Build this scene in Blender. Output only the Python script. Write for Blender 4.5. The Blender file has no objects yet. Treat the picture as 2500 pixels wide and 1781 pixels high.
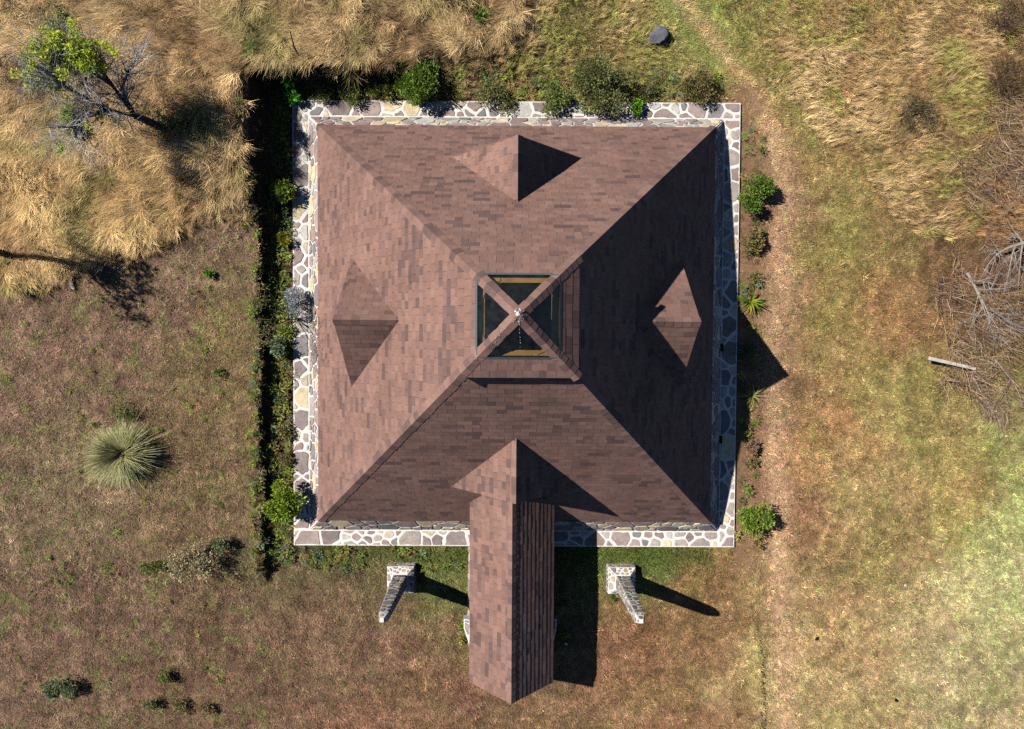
import bpy, math, random
import numpy as np
from mathutils import Vector, Matrix

random.seed(7)
rng = np.random.default_rng(11)
scene = bpy.context.scene
COL = scene.collection

# ------------------------------------------------------------------ camera
CX, CY, CH = -0.1591, -0.5323, 18.541
PIT, ROL, YAW = -0.0278, -0.0037, 0.0056
FPX = 1667.0                       # focal length in photo pixels (2500 px wide)
RM = (Matrix.Rotation(YAW, 3, 'Z') @ Matrix.Rotation(ROL, 3, 'Y') @ Matrix.Rotation(PIT, 3, 'X'))
cam_d = bpy.data.cameras.new('camera')
cam_d.sensor_width = 36.0
cam_d.lens = 36.0 * FPX / 2500.0
cam_d.clip_end = 3000
cam = bpy.data.objects.new('camera', cam_d)
cam.matrix_world = Matrix.Translation((CX, CY, CH)) @ RM.to_4x4()
COL.objects.link(cam)
scene.camera = cam

# ------------------------------------------------------------------ sky, sun, exposure
TOSUN = Vector((-0.9083, 0.3412, 1.0)).normalized()
SUN_EL = math.asin(TOSUN.z)
SUN_AZ = math.atan2(TOSUN.x, TOSUN.y)
world = bpy.data.worlds.new('World')
scene.world = world
world.use_nodes = True
wn = world.node_tree
for n in list(wn.nodes):
    wn.nodes.remove(n)
sky = wn.nodes.new('ShaderNodeTexSky')
sky.sky_type = 'NISHITA'
sky.sun_disc = False
sky.sun_elevation = SUN_EL
sky.sun_rotation = SUN_AZ % (2 * math.pi)
sky.altitude = 2200
sky.air_density = 0.9
sky.dust_density = 0.0
sky.ozone_density = 4.0
bgn = wn.nodes.new('ShaderNodeBackground')
bgn.inputs['Strength'].default_value = 0.05
won = wn.nodes.new('ShaderNodeOutputWorld')
wn.links.new(sky.outputs[0], bgn.inputs[0])
wn.links.new(bgn.outputs[0], won.inputs[0])
sun_d = bpy.data.lights.new('sun', 'SUN')
sun_d.energy = 5.0
sun_d.angle = math.radians(0.53)
sun_d.color = (1.0, 0.955, 0.89)
sun = bpy.data.objects.new('sun', sun_d)
sun.rotation_euler = (-TOSUN).to_track_quat('-Z', 'Y').to_euler()
COL.objects.link(sun)
vs = scene.view_settings
vs.view_transform = 'Standard'
vs.look = 'None'
vs.exposure = 0.2
vs.gamma = 1.0
vs.use_curve_mapping = False
scene.cycles.use_denoising = False
scene.cycles.max_bounces = 4
scene.cycles.diffuse_bounces = 0
scene.cycles.transparent_max_bounces = 12

# ------------------------------------------------------------------ small maths
def lin(c):
    return tuple(((v / 255.0) / 12.92 if v / 255.0 <= 0.04045 else ((v / 255.0 + 0.055) / 1.055) ** 2.4) for v in c)

def sstep(a, b, x):
    t = np.clip((np.asarray(x, float) - a) / (b - a), 0, 1)
    return t * t * (3 - 2 * t)

def _hash(ix, iy, seed):
    h = (ix.astype(np.int64) * 374761393 + iy.astype(np.int64) * 668265263 + seed * 1442695041) & 0xFFFFFFFF
    h = ((h ^ (h >> 13)) * 1274126177) & 0xFFFFFFFF
    return ((h ^ (h >> 16)) & 0xFFFF) / 65535.0

def vnoise(x, y, seed=0):
    x = np.asarray(x, float); y = np.asarray(y, float)
    ix = np.floor(x).astype(np.int64); iy = np.floor(y).astype(np.int64)
    fx = x - ix; fy = y - iy
    fx = fx * fx * (3 - 2 * fx); fy = fy * fy * (3 - 2 * fy)
    a = _hash(ix, iy, seed); b = _hash(ix + 1, iy, seed)
    c = _hash(ix, iy + 1, seed); d = _hash(ix + 1, iy + 1, seed)
    return (a * (1 - fx) + b * fx) * (1 - fy) + (c * (1 - fx) + d * fx) * fy

def fbm(x, y, seed=0, o=4):
    s = 0; a = 0.5; t = 0
    for i in range(o):
        s = s + a * vnoise(x * 2 ** i + 17.3 * i, y * 2 ** i - 9.1 * i, seed + i); t += a; a *= 0.5
    return s / t

RMn = np.array(RM)
CAMP = np.array([CX, CY, CH])

def to_px(x, y, z):
    """world points -> pixel of the 2280 px wide view of the photograph (only used to look up which turf grows where)"""
    P = np.stack([np.asarray(x, float) - CX, np.asarray(y, float) - CY, np.asarray(z, float) - CH], -1)
    v = P @ RMn
    s = 2280.0 / 2500.0
    return (1250 + FPX * v[..., 0] / -v[..., 2]) * s, (890.5 - FPX * v[..., 1] / -v[..., 2]) * s

def at(px, py, z=None):
    """pixel of the 2280 px wide photograph -> world point at height z (or on the terrain)"""
    u = px * 2500 / 2280.0; w = py * 2500 / 2280.0
    d = RMn @ np.array([(u - 1250) / FPX, (890.5 - w) / FPX, -1.0])
    zz = 0.0 if z is None else z
    for _ in range(1 if z is not None else 6):
        t = (CH - zz) / -d[2]
        P = CAMP + d * t
        if z is None:
            zz = float(terrain(np.array([P[0]]), np.array([P[1]]))[0])
    return Vector((P[0], P[1], zz))

def in_poly(px, py, poly):
    inside = np.zeros(np.shape(px), bool)
    n = len(poly); j = n - 1
    for i in range(n):
        xi, yi = poly[i]; xj, yj = poly[j]
        c = ((yi > py) != (yj > py)) & (px < (xj - xi) * (py - yi) / (yj - yi + 1e-12) + xi)
        inside ^= c; j = i
    return inside

# ------------------------------------------------------------------ terrain
TALL_W = [(-900, -900), (1200, -900), (1200, 40), (1060, 130), (900, 160), (600, 172), (572, 200), (570, 452), (500, 470), (330, 548), (140, 602), (60, 662), (-900, 760)]
MID_NE = [(1640, -900), (3200, -900), (3200, 640), (2200, 610), (2080, 570), (1985, 480), (1900, 350), (1800, 280), (1690, 170), (1600, 40)]
GREEN_N = [(1040, 150), (1200, 40), (1200, -900), (1500, -900), (1500, 40), (1560, 130), (1640, 215), (1630, 232), (640, 232), (640, 196), (860, 168)]
BRUSH_E = [(2120, 430), (2180, 320), (2240, 200), (2330, 120), (3200, 100), (3200, 900), (2270, 960), (2200, 900), (2130, 850), (2110, 720), (2070, 650), (2100, 560)]

def soft_mask(px, py, poly, amp=14, sc=22, seed=3):
    jx = (fbm(px / sc, py / sc, seed, 3) - 0.5) * 2 * amp
    jy = (fbm(px / sc, py / sc, seed + 9, 3) - 0.5) * 2 * amp
    return in_poly(px + jx, py + jy, poly)

def terrain(x, y):
    x = np.asarray(x, float); y = np.asarray(y, float)
    wob = (fbm(y * 0.9, x * 0.05, 31, 3) - 0.5) * 0.22
    wob2 = (fbm(x * 0.9, y * 0.05, 37, 3) - 0.5) * 0.3
    hw = np.interp(y, [-7.2, -6.5, -4, 0, 2.6, 4.2, 6.6], [0, .34, .42, .46, .60, .98, 1.15])
    sw = sstep(-6.67, -6.79, x + wob * .8)
    hn = np.interp(x, [-7, -4, -2, 0, 2, 4.5], [1.2, .95, .6, .36, .15, 0])
    wid = np.interp(x, [-7, -3, 0, 3], [.22, .45, 1.2, 2.0])
    sn = sstep(0, 1, (y + wob2 - 6.36) / wid)
    z = np.maximum(hw * sw, hn * sn)
    # small worn step beyond the right lawn
    xe = np.interp(y, [-12, -10, -8.0, -7], [7.0, 6.78, 6.62, 6.6]) + (fbm(y * .8, y * 0, 41, 2) - .5) * .25
    led = (1 - sstep(-0.05, 0.10, x - xe)) * sstep(3.0, 6.0, x) * sstep(-7.6, -8.8, y) * 0.13
    z = z + led
    out = np.maximum(np.maximum(np.abs(x) - 6.2, np.abs(y) - 6.2), 0)
    bump = (fbm(x * 0.55, y * 0.55, 5, 4) - 0.5) * 0.12 * sstep(0.2, 2.0, out) + (fbm(x * 3.1, y * 3.1, 8, 3) - 0.5) * 0.035 * sstep(0.0, .4, out)
    far = sstep(20, 160, np.hypot(x, y)) * (fbm(x * .012, y * .012, 55, 3) - .45) * 18
    return z + bump + far

TURF_PTS = [
 (100, 800, 126, 101, 77), (300, 700, 122, 97, 74), (450, 560, 126, 103, 77), (150, 1100, 126, 106, 76), (450, 1050, 124, 102, 68),
 (530, 800, 122, 103, 64), (250, 1400, 120, 94, 72), (480, 1450, 114, 88, 64), (800, 1420, 126, 99, 72), (1000, 1245, 104, 108, 50),
 (700, 1240, 106, 98, 60), (900, 1560, 136, 101, 71), (1450, 1240, 104, 112, 52), (1450, 1450, 137, 101, 67), (1600, 1300, 142, 110, 70),
 (1500, 1590, 142, 110, 74), (1720, 1300, 158, 129, 88), (1740, 1500, 178, 153, 104), (1800, 1000, 167, 132, 86), (1850, 600, 148, 128, 74),
 (1750, 600, 152, 120, 87), (1900, 450, 150, 132, 78), (2000, 700, 157, 122, 79), (1950, 880, 156, 140, 82), (2000, 1200, 158, 133, 87),
 (2150, 1100, 166, 146, 86), (2260, 1150, 178, 182, 112), (2200, 1300, 190, 184, 126), (2150, 1500, 180, 164, 118), (1900, 1520, 170, 147, 100),  # pale lower right entries paint a hazy glare into the turf
 (1550, 60, 146, 146, 74), (1690, 260, 152, 134, 78), (2000, 150, 174, 138, 90), (1300, 100, 128, 114, 58), (1100, 200, 100, 86, 52),
 (200, 450, 160, 122, 76), (450, 300, 158, 118, 72), (800, 80, 150, 112, 74), (200, 80, 140, 104, 70), (2150, 550, 132, 98, 72), (1690, 480, 124, 92, 70), (1680, 900, 128, 100, 72), (1690, 1080, 138, 106, 78)]
_tp = np.array([t[:2] for t in TURF_PTS], float)
_tc = np.array([lin(t[2:]) for t in TURF_PTS])

def turf_col(x, y):
    """dry and green patches of the turf, plus a pale glare painted in at lower right"""
    z = np.zeros_like(x)
    px, py = to_px(x, y, z)
    acc = np.zeros(x.shape + (3,)); ws = np.zeros(x.shape)
    jx = px + (fbm(x * 1.1, y * 1.1, 61, 3) - .5) * 160
    jy = py + (fbm(x * 1.1, y * 1.1, 67, 3) - .5) * 160
    for (a, b), c in zip(_tp, _tc):
        w = 1.0 / (((jx - a) ** 2 + (jy - b) ** 2) + 2500.0) ** 2
        acc += w[..., None] * c; ws += w
    c = acc / ws[..., None]
    # patches: greener / barer
    g = fbm(x * 0.9 + 3, y * 0.9, 71, 5) - .5
    k = np.clip(g * 2.2, -0.6, 0.6) * np.where(px < 620, .45, 1.0)
    green = np.array([0.90, 1.10, 0.74]); bare = np.array([1.12, 0.96, 0.98])
    m = np.where(k[..., None] > 0, 1 + (green - 1) * k[..., None], 1 + (bare - 1) * -k[..., None])
    c = c * m
    b = fbm(x * 2.6, y * 2.6, 77, 4) - .5
    c = c * (1 + .8 * b)[..., None]
    b = fbm(x * 7, y * 7, 79, 2) - .5
    c = c * (1 + .7 * b)[..., None]
    # left lawn: scattered fresh green clumps
    s = fbm(x * 3.6 + 40, y * 3.6, 83, 3) + (fbm(x * .5, y * .5, 85, 2) - .5) * .25
    sp = sstep(0.60, 0.70, s) * (px < 600) * (py > 480)
    c = c * (1 - sp[..., None] * .55) + np.array(lin((112, 118, 52))) * (sp * .55)[..., None]
    # trodden path, upper right
    pxs = np.interp(py, [-200, 0, 120, 220, 330, 480], [1440, 1518, 1610, 1690, 1725, 1740])
    t = np.exp(-((px - pxs) / 25) ** 2) * sstep(520, 300, py)
    c = c * (1 - .75 * t[..., None]) + np.array(lin((198, 164, 114))) * (.75 * t)[..., None]
    pxs2 = np.interp(py, [180, 300, 480, 900, 1300, 1700], [1660, 1728, 1745, 1722, 1735, 1752])
    t = np.exp(-((px - pxs2 - (fbm(y * .8, x * .1, 97, 2) - .5) * 30) / 30) ** 2) * sstep(200, 320, py) * (.5 + .7 * fbm(x * 1.4, y * 1.4, 99, 3))
    c = c * (1 - .8 * t[..., None]) + np.array(lin((200, 162, 124))) * (.8 * t)[..., None]
    t = np.exp(-((px - pxs + 45) / 26) ** 2) * sstep(240, 60, py)
    c = c * (1 - .6 * t[..., None]) + np.array(lin((132, 146, 66))) * (.6 * t)[..., None]
    lum = c @ np.array([.3, .55, .15])
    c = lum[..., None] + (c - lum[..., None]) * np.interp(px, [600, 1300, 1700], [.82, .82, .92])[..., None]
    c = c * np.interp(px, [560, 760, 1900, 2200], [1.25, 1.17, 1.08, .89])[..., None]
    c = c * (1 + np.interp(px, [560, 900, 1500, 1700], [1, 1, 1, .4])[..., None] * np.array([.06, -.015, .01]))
    return np.clip(c, 0.004, 0.8)

# ------------------------------------------------------------------ materials
def new_mat(name):
    m = bpy.data.materials.new(name); m.use_nodes = True
    nt = m.node_tree
    for n in list(nt.nodes): nt.nodes.remove(n)
    out = nt.nodes.new('ShaderNodeOutputMaterial')
    b = nt.nodes.new('ShaderNodeBsdfPrincipled')
    nt.links.new(b.outputs[0], out.inputs[0])
    return m, nt, b, out

def noise_node(nt, scale, detail=4, rough=.6, coord='Object'):
    tc = nt.nodes.new('ShaderNodeTexCoord')
    n = nt.nodes.new('ShaderNodeTexNoise')
    n.inputs['Scale'].default_value = scale; n.inputs['Detail'].default_value = detail; n.inputs['Roughness'].default_value = rough
    nt.links.new(tc.outputs[coord], n.inputs['Vector'])
    return n

def ramp_f(nt, src, lo, hi, a, b):
    r = nt.nodes.new('ShaderNodeMapRange')
    r.inputs[1].default_value = lo; r.inputs[2].default_value = hi; r.inputs[3].default_value = a; r.inputs[4].default_value = b
    nt.links.new(src, r.inputs[0]); return r.outputs[0]

def mul(nt, col, fac):
    v = nt.nodes.new('ShaderNodeVectorMath'); v.operation = 'SCALE'
    nt.links.new(col, v.inputs[0]); nt.links.new(fac, v.inputs['Scale']); return v.outputs[0]

def attr_node(nt, name, kind='GEOMETRY'):
    a = nt.nodes.new('ShaderNodeAttribute'); a.attribute_name = name; a.attribute_type = kind; return a

def bump(nt, b, h, strength, dist):
    n = nt.nodes.new('ShaderNodeBump'); n.inputs['Strength'].default_value = strength; n.inputs['Distance'].default_value = dist
    nt.links.new(h, n.inputs['Height']); nt.links.new(n.outputs[0], b.inputs['Normal'])

def mat_attr(name, rough=.85, layers=((8, .75, 1.2),), spec=.25, bump_sc=None, bump_st=.3, bump_d=.01, fixed=None):
    m, nt, b, out = new_mat(name)
    if fixed is None:
        c = attr_node(nt, 'col').outputs['Color']
    else:
        r = nt.nodes.new('ShaderNodeRGB'); r.outputs[0].default_value = (*fixed, 1); c = r.outputs[0]
    for sc, lo, hi in layers:
        n = noise_node(nt, sc)
        c = mul(nt, c, ramp_f(nt, n.outputs['Fac'], .3, .7, lo, hi))
    nt.links.new(c, b.inputs['Base Color'])
    b.inputs['Roughness'].default_value = rough
    b.inputs['Specular IOR Level'].default_value = spec
    if bump_sc:
        n = noise_node(nt, bump_sc, 5)
        bump(nt, b, n.outputs['Fac'], bump_st, bump_d)
    return m

def mat_leaf(name, trans=.35, rough=.55, spec=.3, inst=False):
    m, nt, b, out = new_mat(name)
    if inst:
        c = attr_node(nt, 'tint', 'INSTANCER').outputs['Color']
        f = attr_node(nt, 'shade').outputs['Fac']
        c = mul(nt, c, f)
    else:
        c = attr_node(nt, 'col').outputs['Color']
    nt.links.new(c, b.inputs['Base Color'])
    b.inputs['Roughness'].default_value = rough
    b.inputs['Specular IOR Level'].default_value = spec
    t = nt.nodes.new('ShaderNodeBsdfTranslucent')
    nt.links.new(c, t.inputs['Color'])
    mx = nt.nodes.new('ShaderNodeMixShader'); mx.inputs[0].default_value = trans
    nt.links.new(b.outputs[0], mx.inputs[1]); nt.links.new(t.outputs[0], mx.inputs[2])
    nt.links.new(mx.outputs[0], out.inputs[0])
    return m

M_ground = mat_attr('turf_soil', .95, ((3.5, .72, 1.25), (22, .65, 1.3), (70, .7, 1.25)), .1, 40, .8, .03)
M_shingle = mat_attr('asphalt_shingle', .92, ((.45, .88, 1.1), (1.6, .9, 1.1), (9, .88, 1.12), (150, .8, 1.18)), .15)
M_deck = mat_attr('roof_underlay', .95, ((6, .8, 1.2),), .1, fixed=(.022, .018, .017))
M_stone = mat_attr('flagstone', .8, ((5, .78, 1.2), (26, .82, 1.18)), .3, 14, .35, .012)
M_mortar = mat_attr('white_mortar', .85, ((2.2, .84, 1.04), (14, .86, 1.04), (60, .9, 1.06)), .2, 35, .5, .01, fixed=(.92, .87, .82))
M_wood = mat_attr('ochre_timber', .6, ((4, .7, 1.2), (40, .85, 1.1)), .3, fixed=(.38, .215, .055))
M_woodd = mat_attr('dark_timber', .7, ((5, .7, 1.2),), .3, fixed=(.10, .06, .035))
M_metal = mat_attr('weathered_flashing', .45, ((12, .8, 1.15),), .5, fixed=(.10, .13, .145))
M_floor = mat_attr('dark_interior_floor', .7, ((3, .7, 1.2),), .2, fixed=(.20, .20, .165))
M_bark = mat_attr('bark', .9, ((12, .6, 1.35),), .15, 30, .5, .01)
M_leaf = mat_leaf('leaf')
M_blade = mat_leaf('blade', .3, .5, .3)
M_grass = mat_leaf('grass_blade', .25, .6, .2, True)
M_rock = mat_attr('rock', .9, ((3, .65, 1.3), (20, .75, 1.2)), .2, 9, .6, .05, fixed=(.16, .16, .18))
M_white = mat_attr('white_litter', .7, ((9, .85, 1.05),), .3, fixed=(.78, .77, .74))
M_post = mat_attr('grey_sawn_wood', .85, ((5, .75, 1.2), (60, .8, 1.15)), .2, 50, .4, .006, fixed=(.62, .55, .47))
M_drop = mat_attr('bird_dropping', .8, ((30, .9, 1.05),), .2, fixed=(.78, .78, .76))
# glass
M_glass, nt, b, out = new_mat('dusty_skylight_glass')
nt.nodes.remove(b)
tr = nt.nodes.new('ShaderNodeBsdfTransparent'); tr.inputs[0].default_value = (.90, .90, .88, 1)
gl = nt.nodes.new('ShaderNodeBsdfGlossy'); gl.inputs['Roughness'].default_value = .06; gl.inputs['Color'].default_value = (.8, .85, .9, 1)
df = nt.nodes.new('ShaderNodeBsdfDiffuse'); df.inputs[0].default_value = (.32, .32, .30, 1)
lw = nt.nodes.new('ShaderNodeLayerWeight'); lw.inputs[0].default_value = .25
fr_o = ramp_f(nt, lw.outputs['Facing'], .0, 1.0, .006, .10)
m1 = nt.nodes.new('ShaderNodeMixShader'); m2 = nt.nodes.new('ShaderNodeMixShader')
nz = noise_node(nt, 5, 6, .7)
nt.links.new(ramp_f(nt, nz.outputs['Fac'], .35, .8, .004, .05), m1.inputs[0])
nt.links.new(tr.outputs[0], m1.inputs[1]); nt.links.new(df.outputs[0], m1.inputs[2])
nt.links.new(fr_o, m2.inputs[0]); nt.links.new(m1.outputs[0], m2.inputs[1]); nt.links.new(gl.outputs[0], m2.inputs[2])
nt.links.new(m2.outputs[0], out.inputs[0])

# ------------------------------------------------------------------ mesh helpers
class MB:
    def __init__(s): s.v = []; s.f = []; s.c = []
    def add(s, v, f, c=None):
        o = len(s.v); s.v += [tuple(p) for p in v]; s.f += [tuple(i + o for i in q) for q in f]
        if c is not None: s.c += [c] * len(v)
    def tube(s, pts, rad, n=5, c=None, cap=True):
        pts = [Vector(p) for p in pts]; vv = []; ff = []
        for i, p in enumerate(pts):
            d = (pts[min(i + 1, len(pts) - 1)] - pts[max(i - 1, 0)])
            if d.length < 1e-9: d = Vector((0, 0, 1))
            d.normalize()
            a = d.cross(Vector((.13, .31, .94)) if abs(d.z) < .9 else Vector((1, .1, 0))).normalized(); bb = d.cross(a)
            for k in range(n):
                t = 2 * math.pi * k / n
                vv.append(p + (a * math.cos(t) + bb * math.sin(t)) * rad[i])
        for i in range(len(pts) - 1):
            for k in range(n):
                k2 = (k + 1) % n
                ff.append((i * n + k, i * n + k2, (i + 1) * n + k2, (i + 1) * n + k))
        if cap:
            ff.append(tuple(range(n))[::-1]); ff.append(tuple((len(pts) - 1) * n + k for k in range(n)))
        s.add(vv, ff, c)
    def box(s, x0, x1, y0, y1, z0, z1, c=None):
        s.add([(x0, y0, z0), (x1, y0, z0), (x1, y1, z0), (x0, y1, z0), (x0, y0, z1), (x1, y0, z1), (x1, y1, z1), (x0, y1, z1)],
              [(3, 2, 1, 0), (4, 5, 6, 7), (0, 1, 5, 4), (1, 2, 6, 5), (2, 3, 7, 6), (3, 0, 4, 7)], c)
    def build(s, name, mat, parent=None, smooth=False):
        me = bpy.data.meshes.new(name); me.from_pydata(s.v, [], s.f)
        if s.c:
            a = me.color_attributes.new('col', 'FLOAT_COLOR', 'POINT')
            arr = np.ones((len(s.v), 4), np.float32); arr[:, :3] = np.array(s.c, np.float32)[:, :3]
            a.data.foreach_set('color', arr.ravel())
        if smooth: me.polygons.foreach_set('use_smooth', [True] * len(me.polygons))
        me.materials.append(mat); me.update()
        o = bpy.data.objects.new(name, me); COL.objects.link(o)
        if parent is not None: o.parent = parent
        return o

def tag(o, label=None, cat=None, group=None, kind=None):
    if label: o['label'] = label
    if cat: o['category'] = cat
    if group: o['group'] = group
    if kind: o['kind'] = kind
    return o

def empty(name, loc, label, cat, group=None):
    e = bpy.data.objects.new(name, None); COL.objects.link(e); e.location = loc; e.empty_display_size = .2
    return tag(e, label, cat, group)

def rel(o):
    """keep a child's world-space vertices where they are under an Empty that is not at the origin"""
    if o.parent is not None:
        p = o.parent; t = Vector((0, 0, 0))
        while p is not None: t += p.location; p = p.parent
        o.location = -t
    return o

def clip_half(poly, a, b, c):
    """keep a*x+b*y<=c"""
    out = []
    n = len(poly)
    for i in range(n):
        p = poly[i]; q = poly[(i + 1) % n]
        dp = a * p[0] + b * p[1] - c; dq = a * q[0] + b * q[1] - c
        if dp <= 0: out.append(p)
        if (dp < 0 < dq) or (dq < 0 < dp):
            t = dp / (dp - dq); out.append((p[0] + (q[0] - p[0]) * t, p[1] + (q[1] - p[1]) * t))
    return out

def area2(poly):
    return .5 * sum(poly[i][0] * poly[(i + 1) % len(poly)][1] - poly[(i + 1) % len(poly)][0] * poly[i][1] for i in range(len(poly)))

def clip_convex(poly, clip):
    """clip is convex, counter-clockwise"""
    n = len(clip)
    for i in range(n):
        (x0, y0), (x1, y1) = clip[i], clip[(i + 1) % n]
        a, b = (y1 - y0), -(x1 - x0)
        poly = clip_half(poly, a, b, a * x0 + b * y0)
        if len(poly) < 3: return []
    return poly

# ================================================================== GROUND
def lines(lo, hi, step):
    core = list(np.arange(lo, hi + 1e-6, step)); ext = []
    d = step; p = hi
    while p < 700:
        d *= 1.35; p += d; ext.append(p)
    neg = []; d = step; p = lo
    while p > -700:
        d *= 1.35; p -= d; neg.append(p)
    return np.array(neg[::-1] + core + ext)

gx = lines(-18, 18, .085); gy = lines(-13.5, 13.5, .085)
GX, GY = np.meshgrid(gx, gy)
GZ = terrain(GX, GY)
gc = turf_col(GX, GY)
sl = np.hypot(np.gradient(GZ, axis=1) / np.gradient(gx)[None, :], np.gradient(GZ, axis=0) / np.gradient(gy)[:, None])
shaded_soil = np.array(lin((80, 68, 58)))  # soil of steep banks, deepened to paint in the shade on the face
k = sstep(.55, 1.3, sl)[..., None]
gc = gc * (1 - k) + shaded_soil * k
# planting strips beside the terrace: bare earth, left half painted darker as trench shade
dist = np.maximum(np.abs(GX), np.abs(GY))
strip = (sstep(6.95, 6.6, dist + (fbm(GX * 2, GY * 2, 91, 3) - .5) * .5) * ((GX > 5.9) | (GX < -5.9) | (GY > 5.9)))[..., None] * .8
earth = np.where((GX > 0)[..., None], np.array(lin((144, 112, 88))), np.array(lin((104, 82, 64))))
gc = gc * (1 - strip) + earth * strip
gc = gc * 0.95
nx_, ny_ = len(gx), len(gy)
gv = np.stack([GX, GY, GZ], -1).reshape(-1, 3)
idx = np.arange(nx_ * ny_).reshape(ny_, nx_)
gf = np.stack([idx[:-1, :-1], idx[:-1, 1:], idx[1:, 1:], idx[1:, :-1]], -1).reshape(-1, 4)
me = bpy.data.meshes.new('ground')
me.vertices.add(len(gv)); me.vertices.foreach_set('co', gv.astype(np.float32).ravel())
me.loops.add(gf.size); me.loops.foreach_set('vertex_index', gf.astype(np.int32).ravel())
me.polygons.add(len(gf)); me.polygons.foreach_set('loop_start', np.arange(0, gf.size, 4, dtype=np.int32))
me.polygons.foreach_set('loop_total', np.full(len(gf), 4, np.int32))
me.polygons.foreach_set('use_smooth', np.ones(len(gf), bool))
me.update(calc_edges=True)
ca = me.color_attributes.new('col', 'FLOAT_COLOR', 'POINT')
arr = np.ones((len(gv), 4), np.float32); arr[:, :3] = gc.reshape(-1, 3); ca.data.foreach_set('color', arr.ravel())
me.materials.append(M_ground)
ground = bpy.data.objects.new('ground', me); COL.objects.link(ground)
tag(ground, kind='structure')

# ================================================================== BUILDING
AP, ZP, AW, AR, ZE, HS = 6.0, .0774, 5.558, 5.1745, .616, 1.2266
CS, CG, CHI, CSL = 1.1302, .775, .25, .86
DH, DF, DB, DW = 3.862, 3.948, 2.5406, 1.541
PX0, PXW, PYS, PZE, PZR = -.0707, 1.0573, -9.0577, 1.4719, 2.5201
def zr(a): return ZE + (AR - a) * HS
def zc(a): return zr(CS) + CHI + (CS - a) * CSL
DIRS = [Vector((0, 1, 0)), Vector((1, 0, 0)), Vector((0, -1, 0)), Vector((-1, 0, 0))]
def side(d): return Vector((-d.y, d.x, 0))
def pt(d, a, s, z): return d * a + side(d) * s + Vector((0, 0, z))

house = empty('pyramid_house', (0, 0, 0), 'brown shingled pyramid house with glass skylight peak and low stone walls', 'house')

def newell(pts):
    n = Vector((0, 0, 0))
    for i in range(len(pts)):
        a, b = pts[i], pts[(i + 1) % len(pts)]
        n += a.cross(b)
    return n.normalized()

LIGHT = np.array(lin((147, 115, 104)))
DARK = np.array(lin((105, 85, 82)))
REDD = np.array(lin((136, 102, 89)))
PIECES = []      # every shingle of the house: (verts, faces, colour, projected size)

def img_area(vs_):
    P = np.array([tuple(v) for v in vs_])
    x, y = to_px(P[:, 0], P[:, 1], P[:, 2])
    return abs(.5 * np.sum(x * np.roll(y, -1) - np.roll(x, -1) * y))

def shingle_face(pts, V, seed, e=.143, w=.34, thick=.0045, lift=0.0, owner='roof'):
    rnd = random.Random(seed)
    N = newell(pts)
    if N.z < 0: N = -N; pts = pts[::-1]
    V = (V - N * V.dot(N)).normalized(); U = V.cross(N)
    O = pts[0]
    uv = [((p - O).dot(U), (p - O).dot(V)) for p in pts]
    if area2(uv) < 0: uv = uv[::-1]
    u0 = min(p[0] for p in uv); u1 = max(p[0] for p in uv); v0 = min(p[1] for p in uv); v1 = max(p[1] for p in uv)
    rows = int(math.ceil((v1 - v0) / e))
    for r in range(rows):
        a = v0 + r * e; bb = a + e
        off = (.5 * w if r % 2 else 0) + rnd.uniform(-.025, .025)
        x = u0 - w + off
        while x < u1:
            # darker tabs come in loose drifts, as on blended shingle strips
            big = fbm(np.array([x * 1.3 + seed * 3.1]), np.array([a * 2.2 + seed]), 101, 3)[0]
            pd = .09 + 1.3 * max(0, big - .46)
            tone = rnd.uniform(.5, 1.0) if rnd.random() < pd else rnd.random() ** 1.5 * .4
            j = rnd.uniform(-.004, .004)
            quad = [(x + .003, a + j), (x + w - .003, a + j), (x + w - .003, bb + .012), (x + .003, bb + .012)]
            p = clip_convex(quad, uv)
            x += w
            if len(p) < 3 or abs(area2(p)) < .0012: continue
            if area2(p) < 0: p = p[::-1]
            jt = rnd.uniform(.75, 1.3)
            def h(v): return lift + thick * jt * (1 - (v - a) / (e + .012)) + .0015
            xm = x - w * rnd.uniform(.4, .6)
            halves = [p]
            if rnd.random() < .55:
                hl, hr = clip_half(p, 1, 0, xm), clip_half(p, -1, 0, -xm)
                if len(hl) > 2 and len(hr) > 2: halves = [hl, hr]
            VV, FF, CC, AA = [], [], [], 0
            for hp_ in halves:
                n = len(hp_); o_ = len(VV)
                top = [O + U * q[0] + V * q[1] + N * h(q[1]) for q in hp_]
                bot = [O + U * q[0] + V * q[1] + N * (lift - .004) for q in hp_]
                f = [tuple(range(n))] + [(i, n + i, n + (i + 1) % n, (i + 1) % n) for i in range(n)]
                VV += top + bot; FF += [tuple(i + o_ for i in q) for q in f]
                t = min(1, max(0, tone + rnd.uniform(-.06, .06)))
                if len(halves) == 2 and rnd.random() < .6: t = rnd.uniform(.4, .95) if rnd.random() < pd else rnd.random() * .35
                mix = rnd.random() * .5
                c = ((LIGHT * (1 - mix) + REDD * mix) * (1 - t) + DARK * t) * rnd.uniform(.94, 1.05)
                CC += [tuple(c)] * (2 * n); AA += img_area(top)
            PIECES.append((VV, FF, CC, AA, owner))

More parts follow.
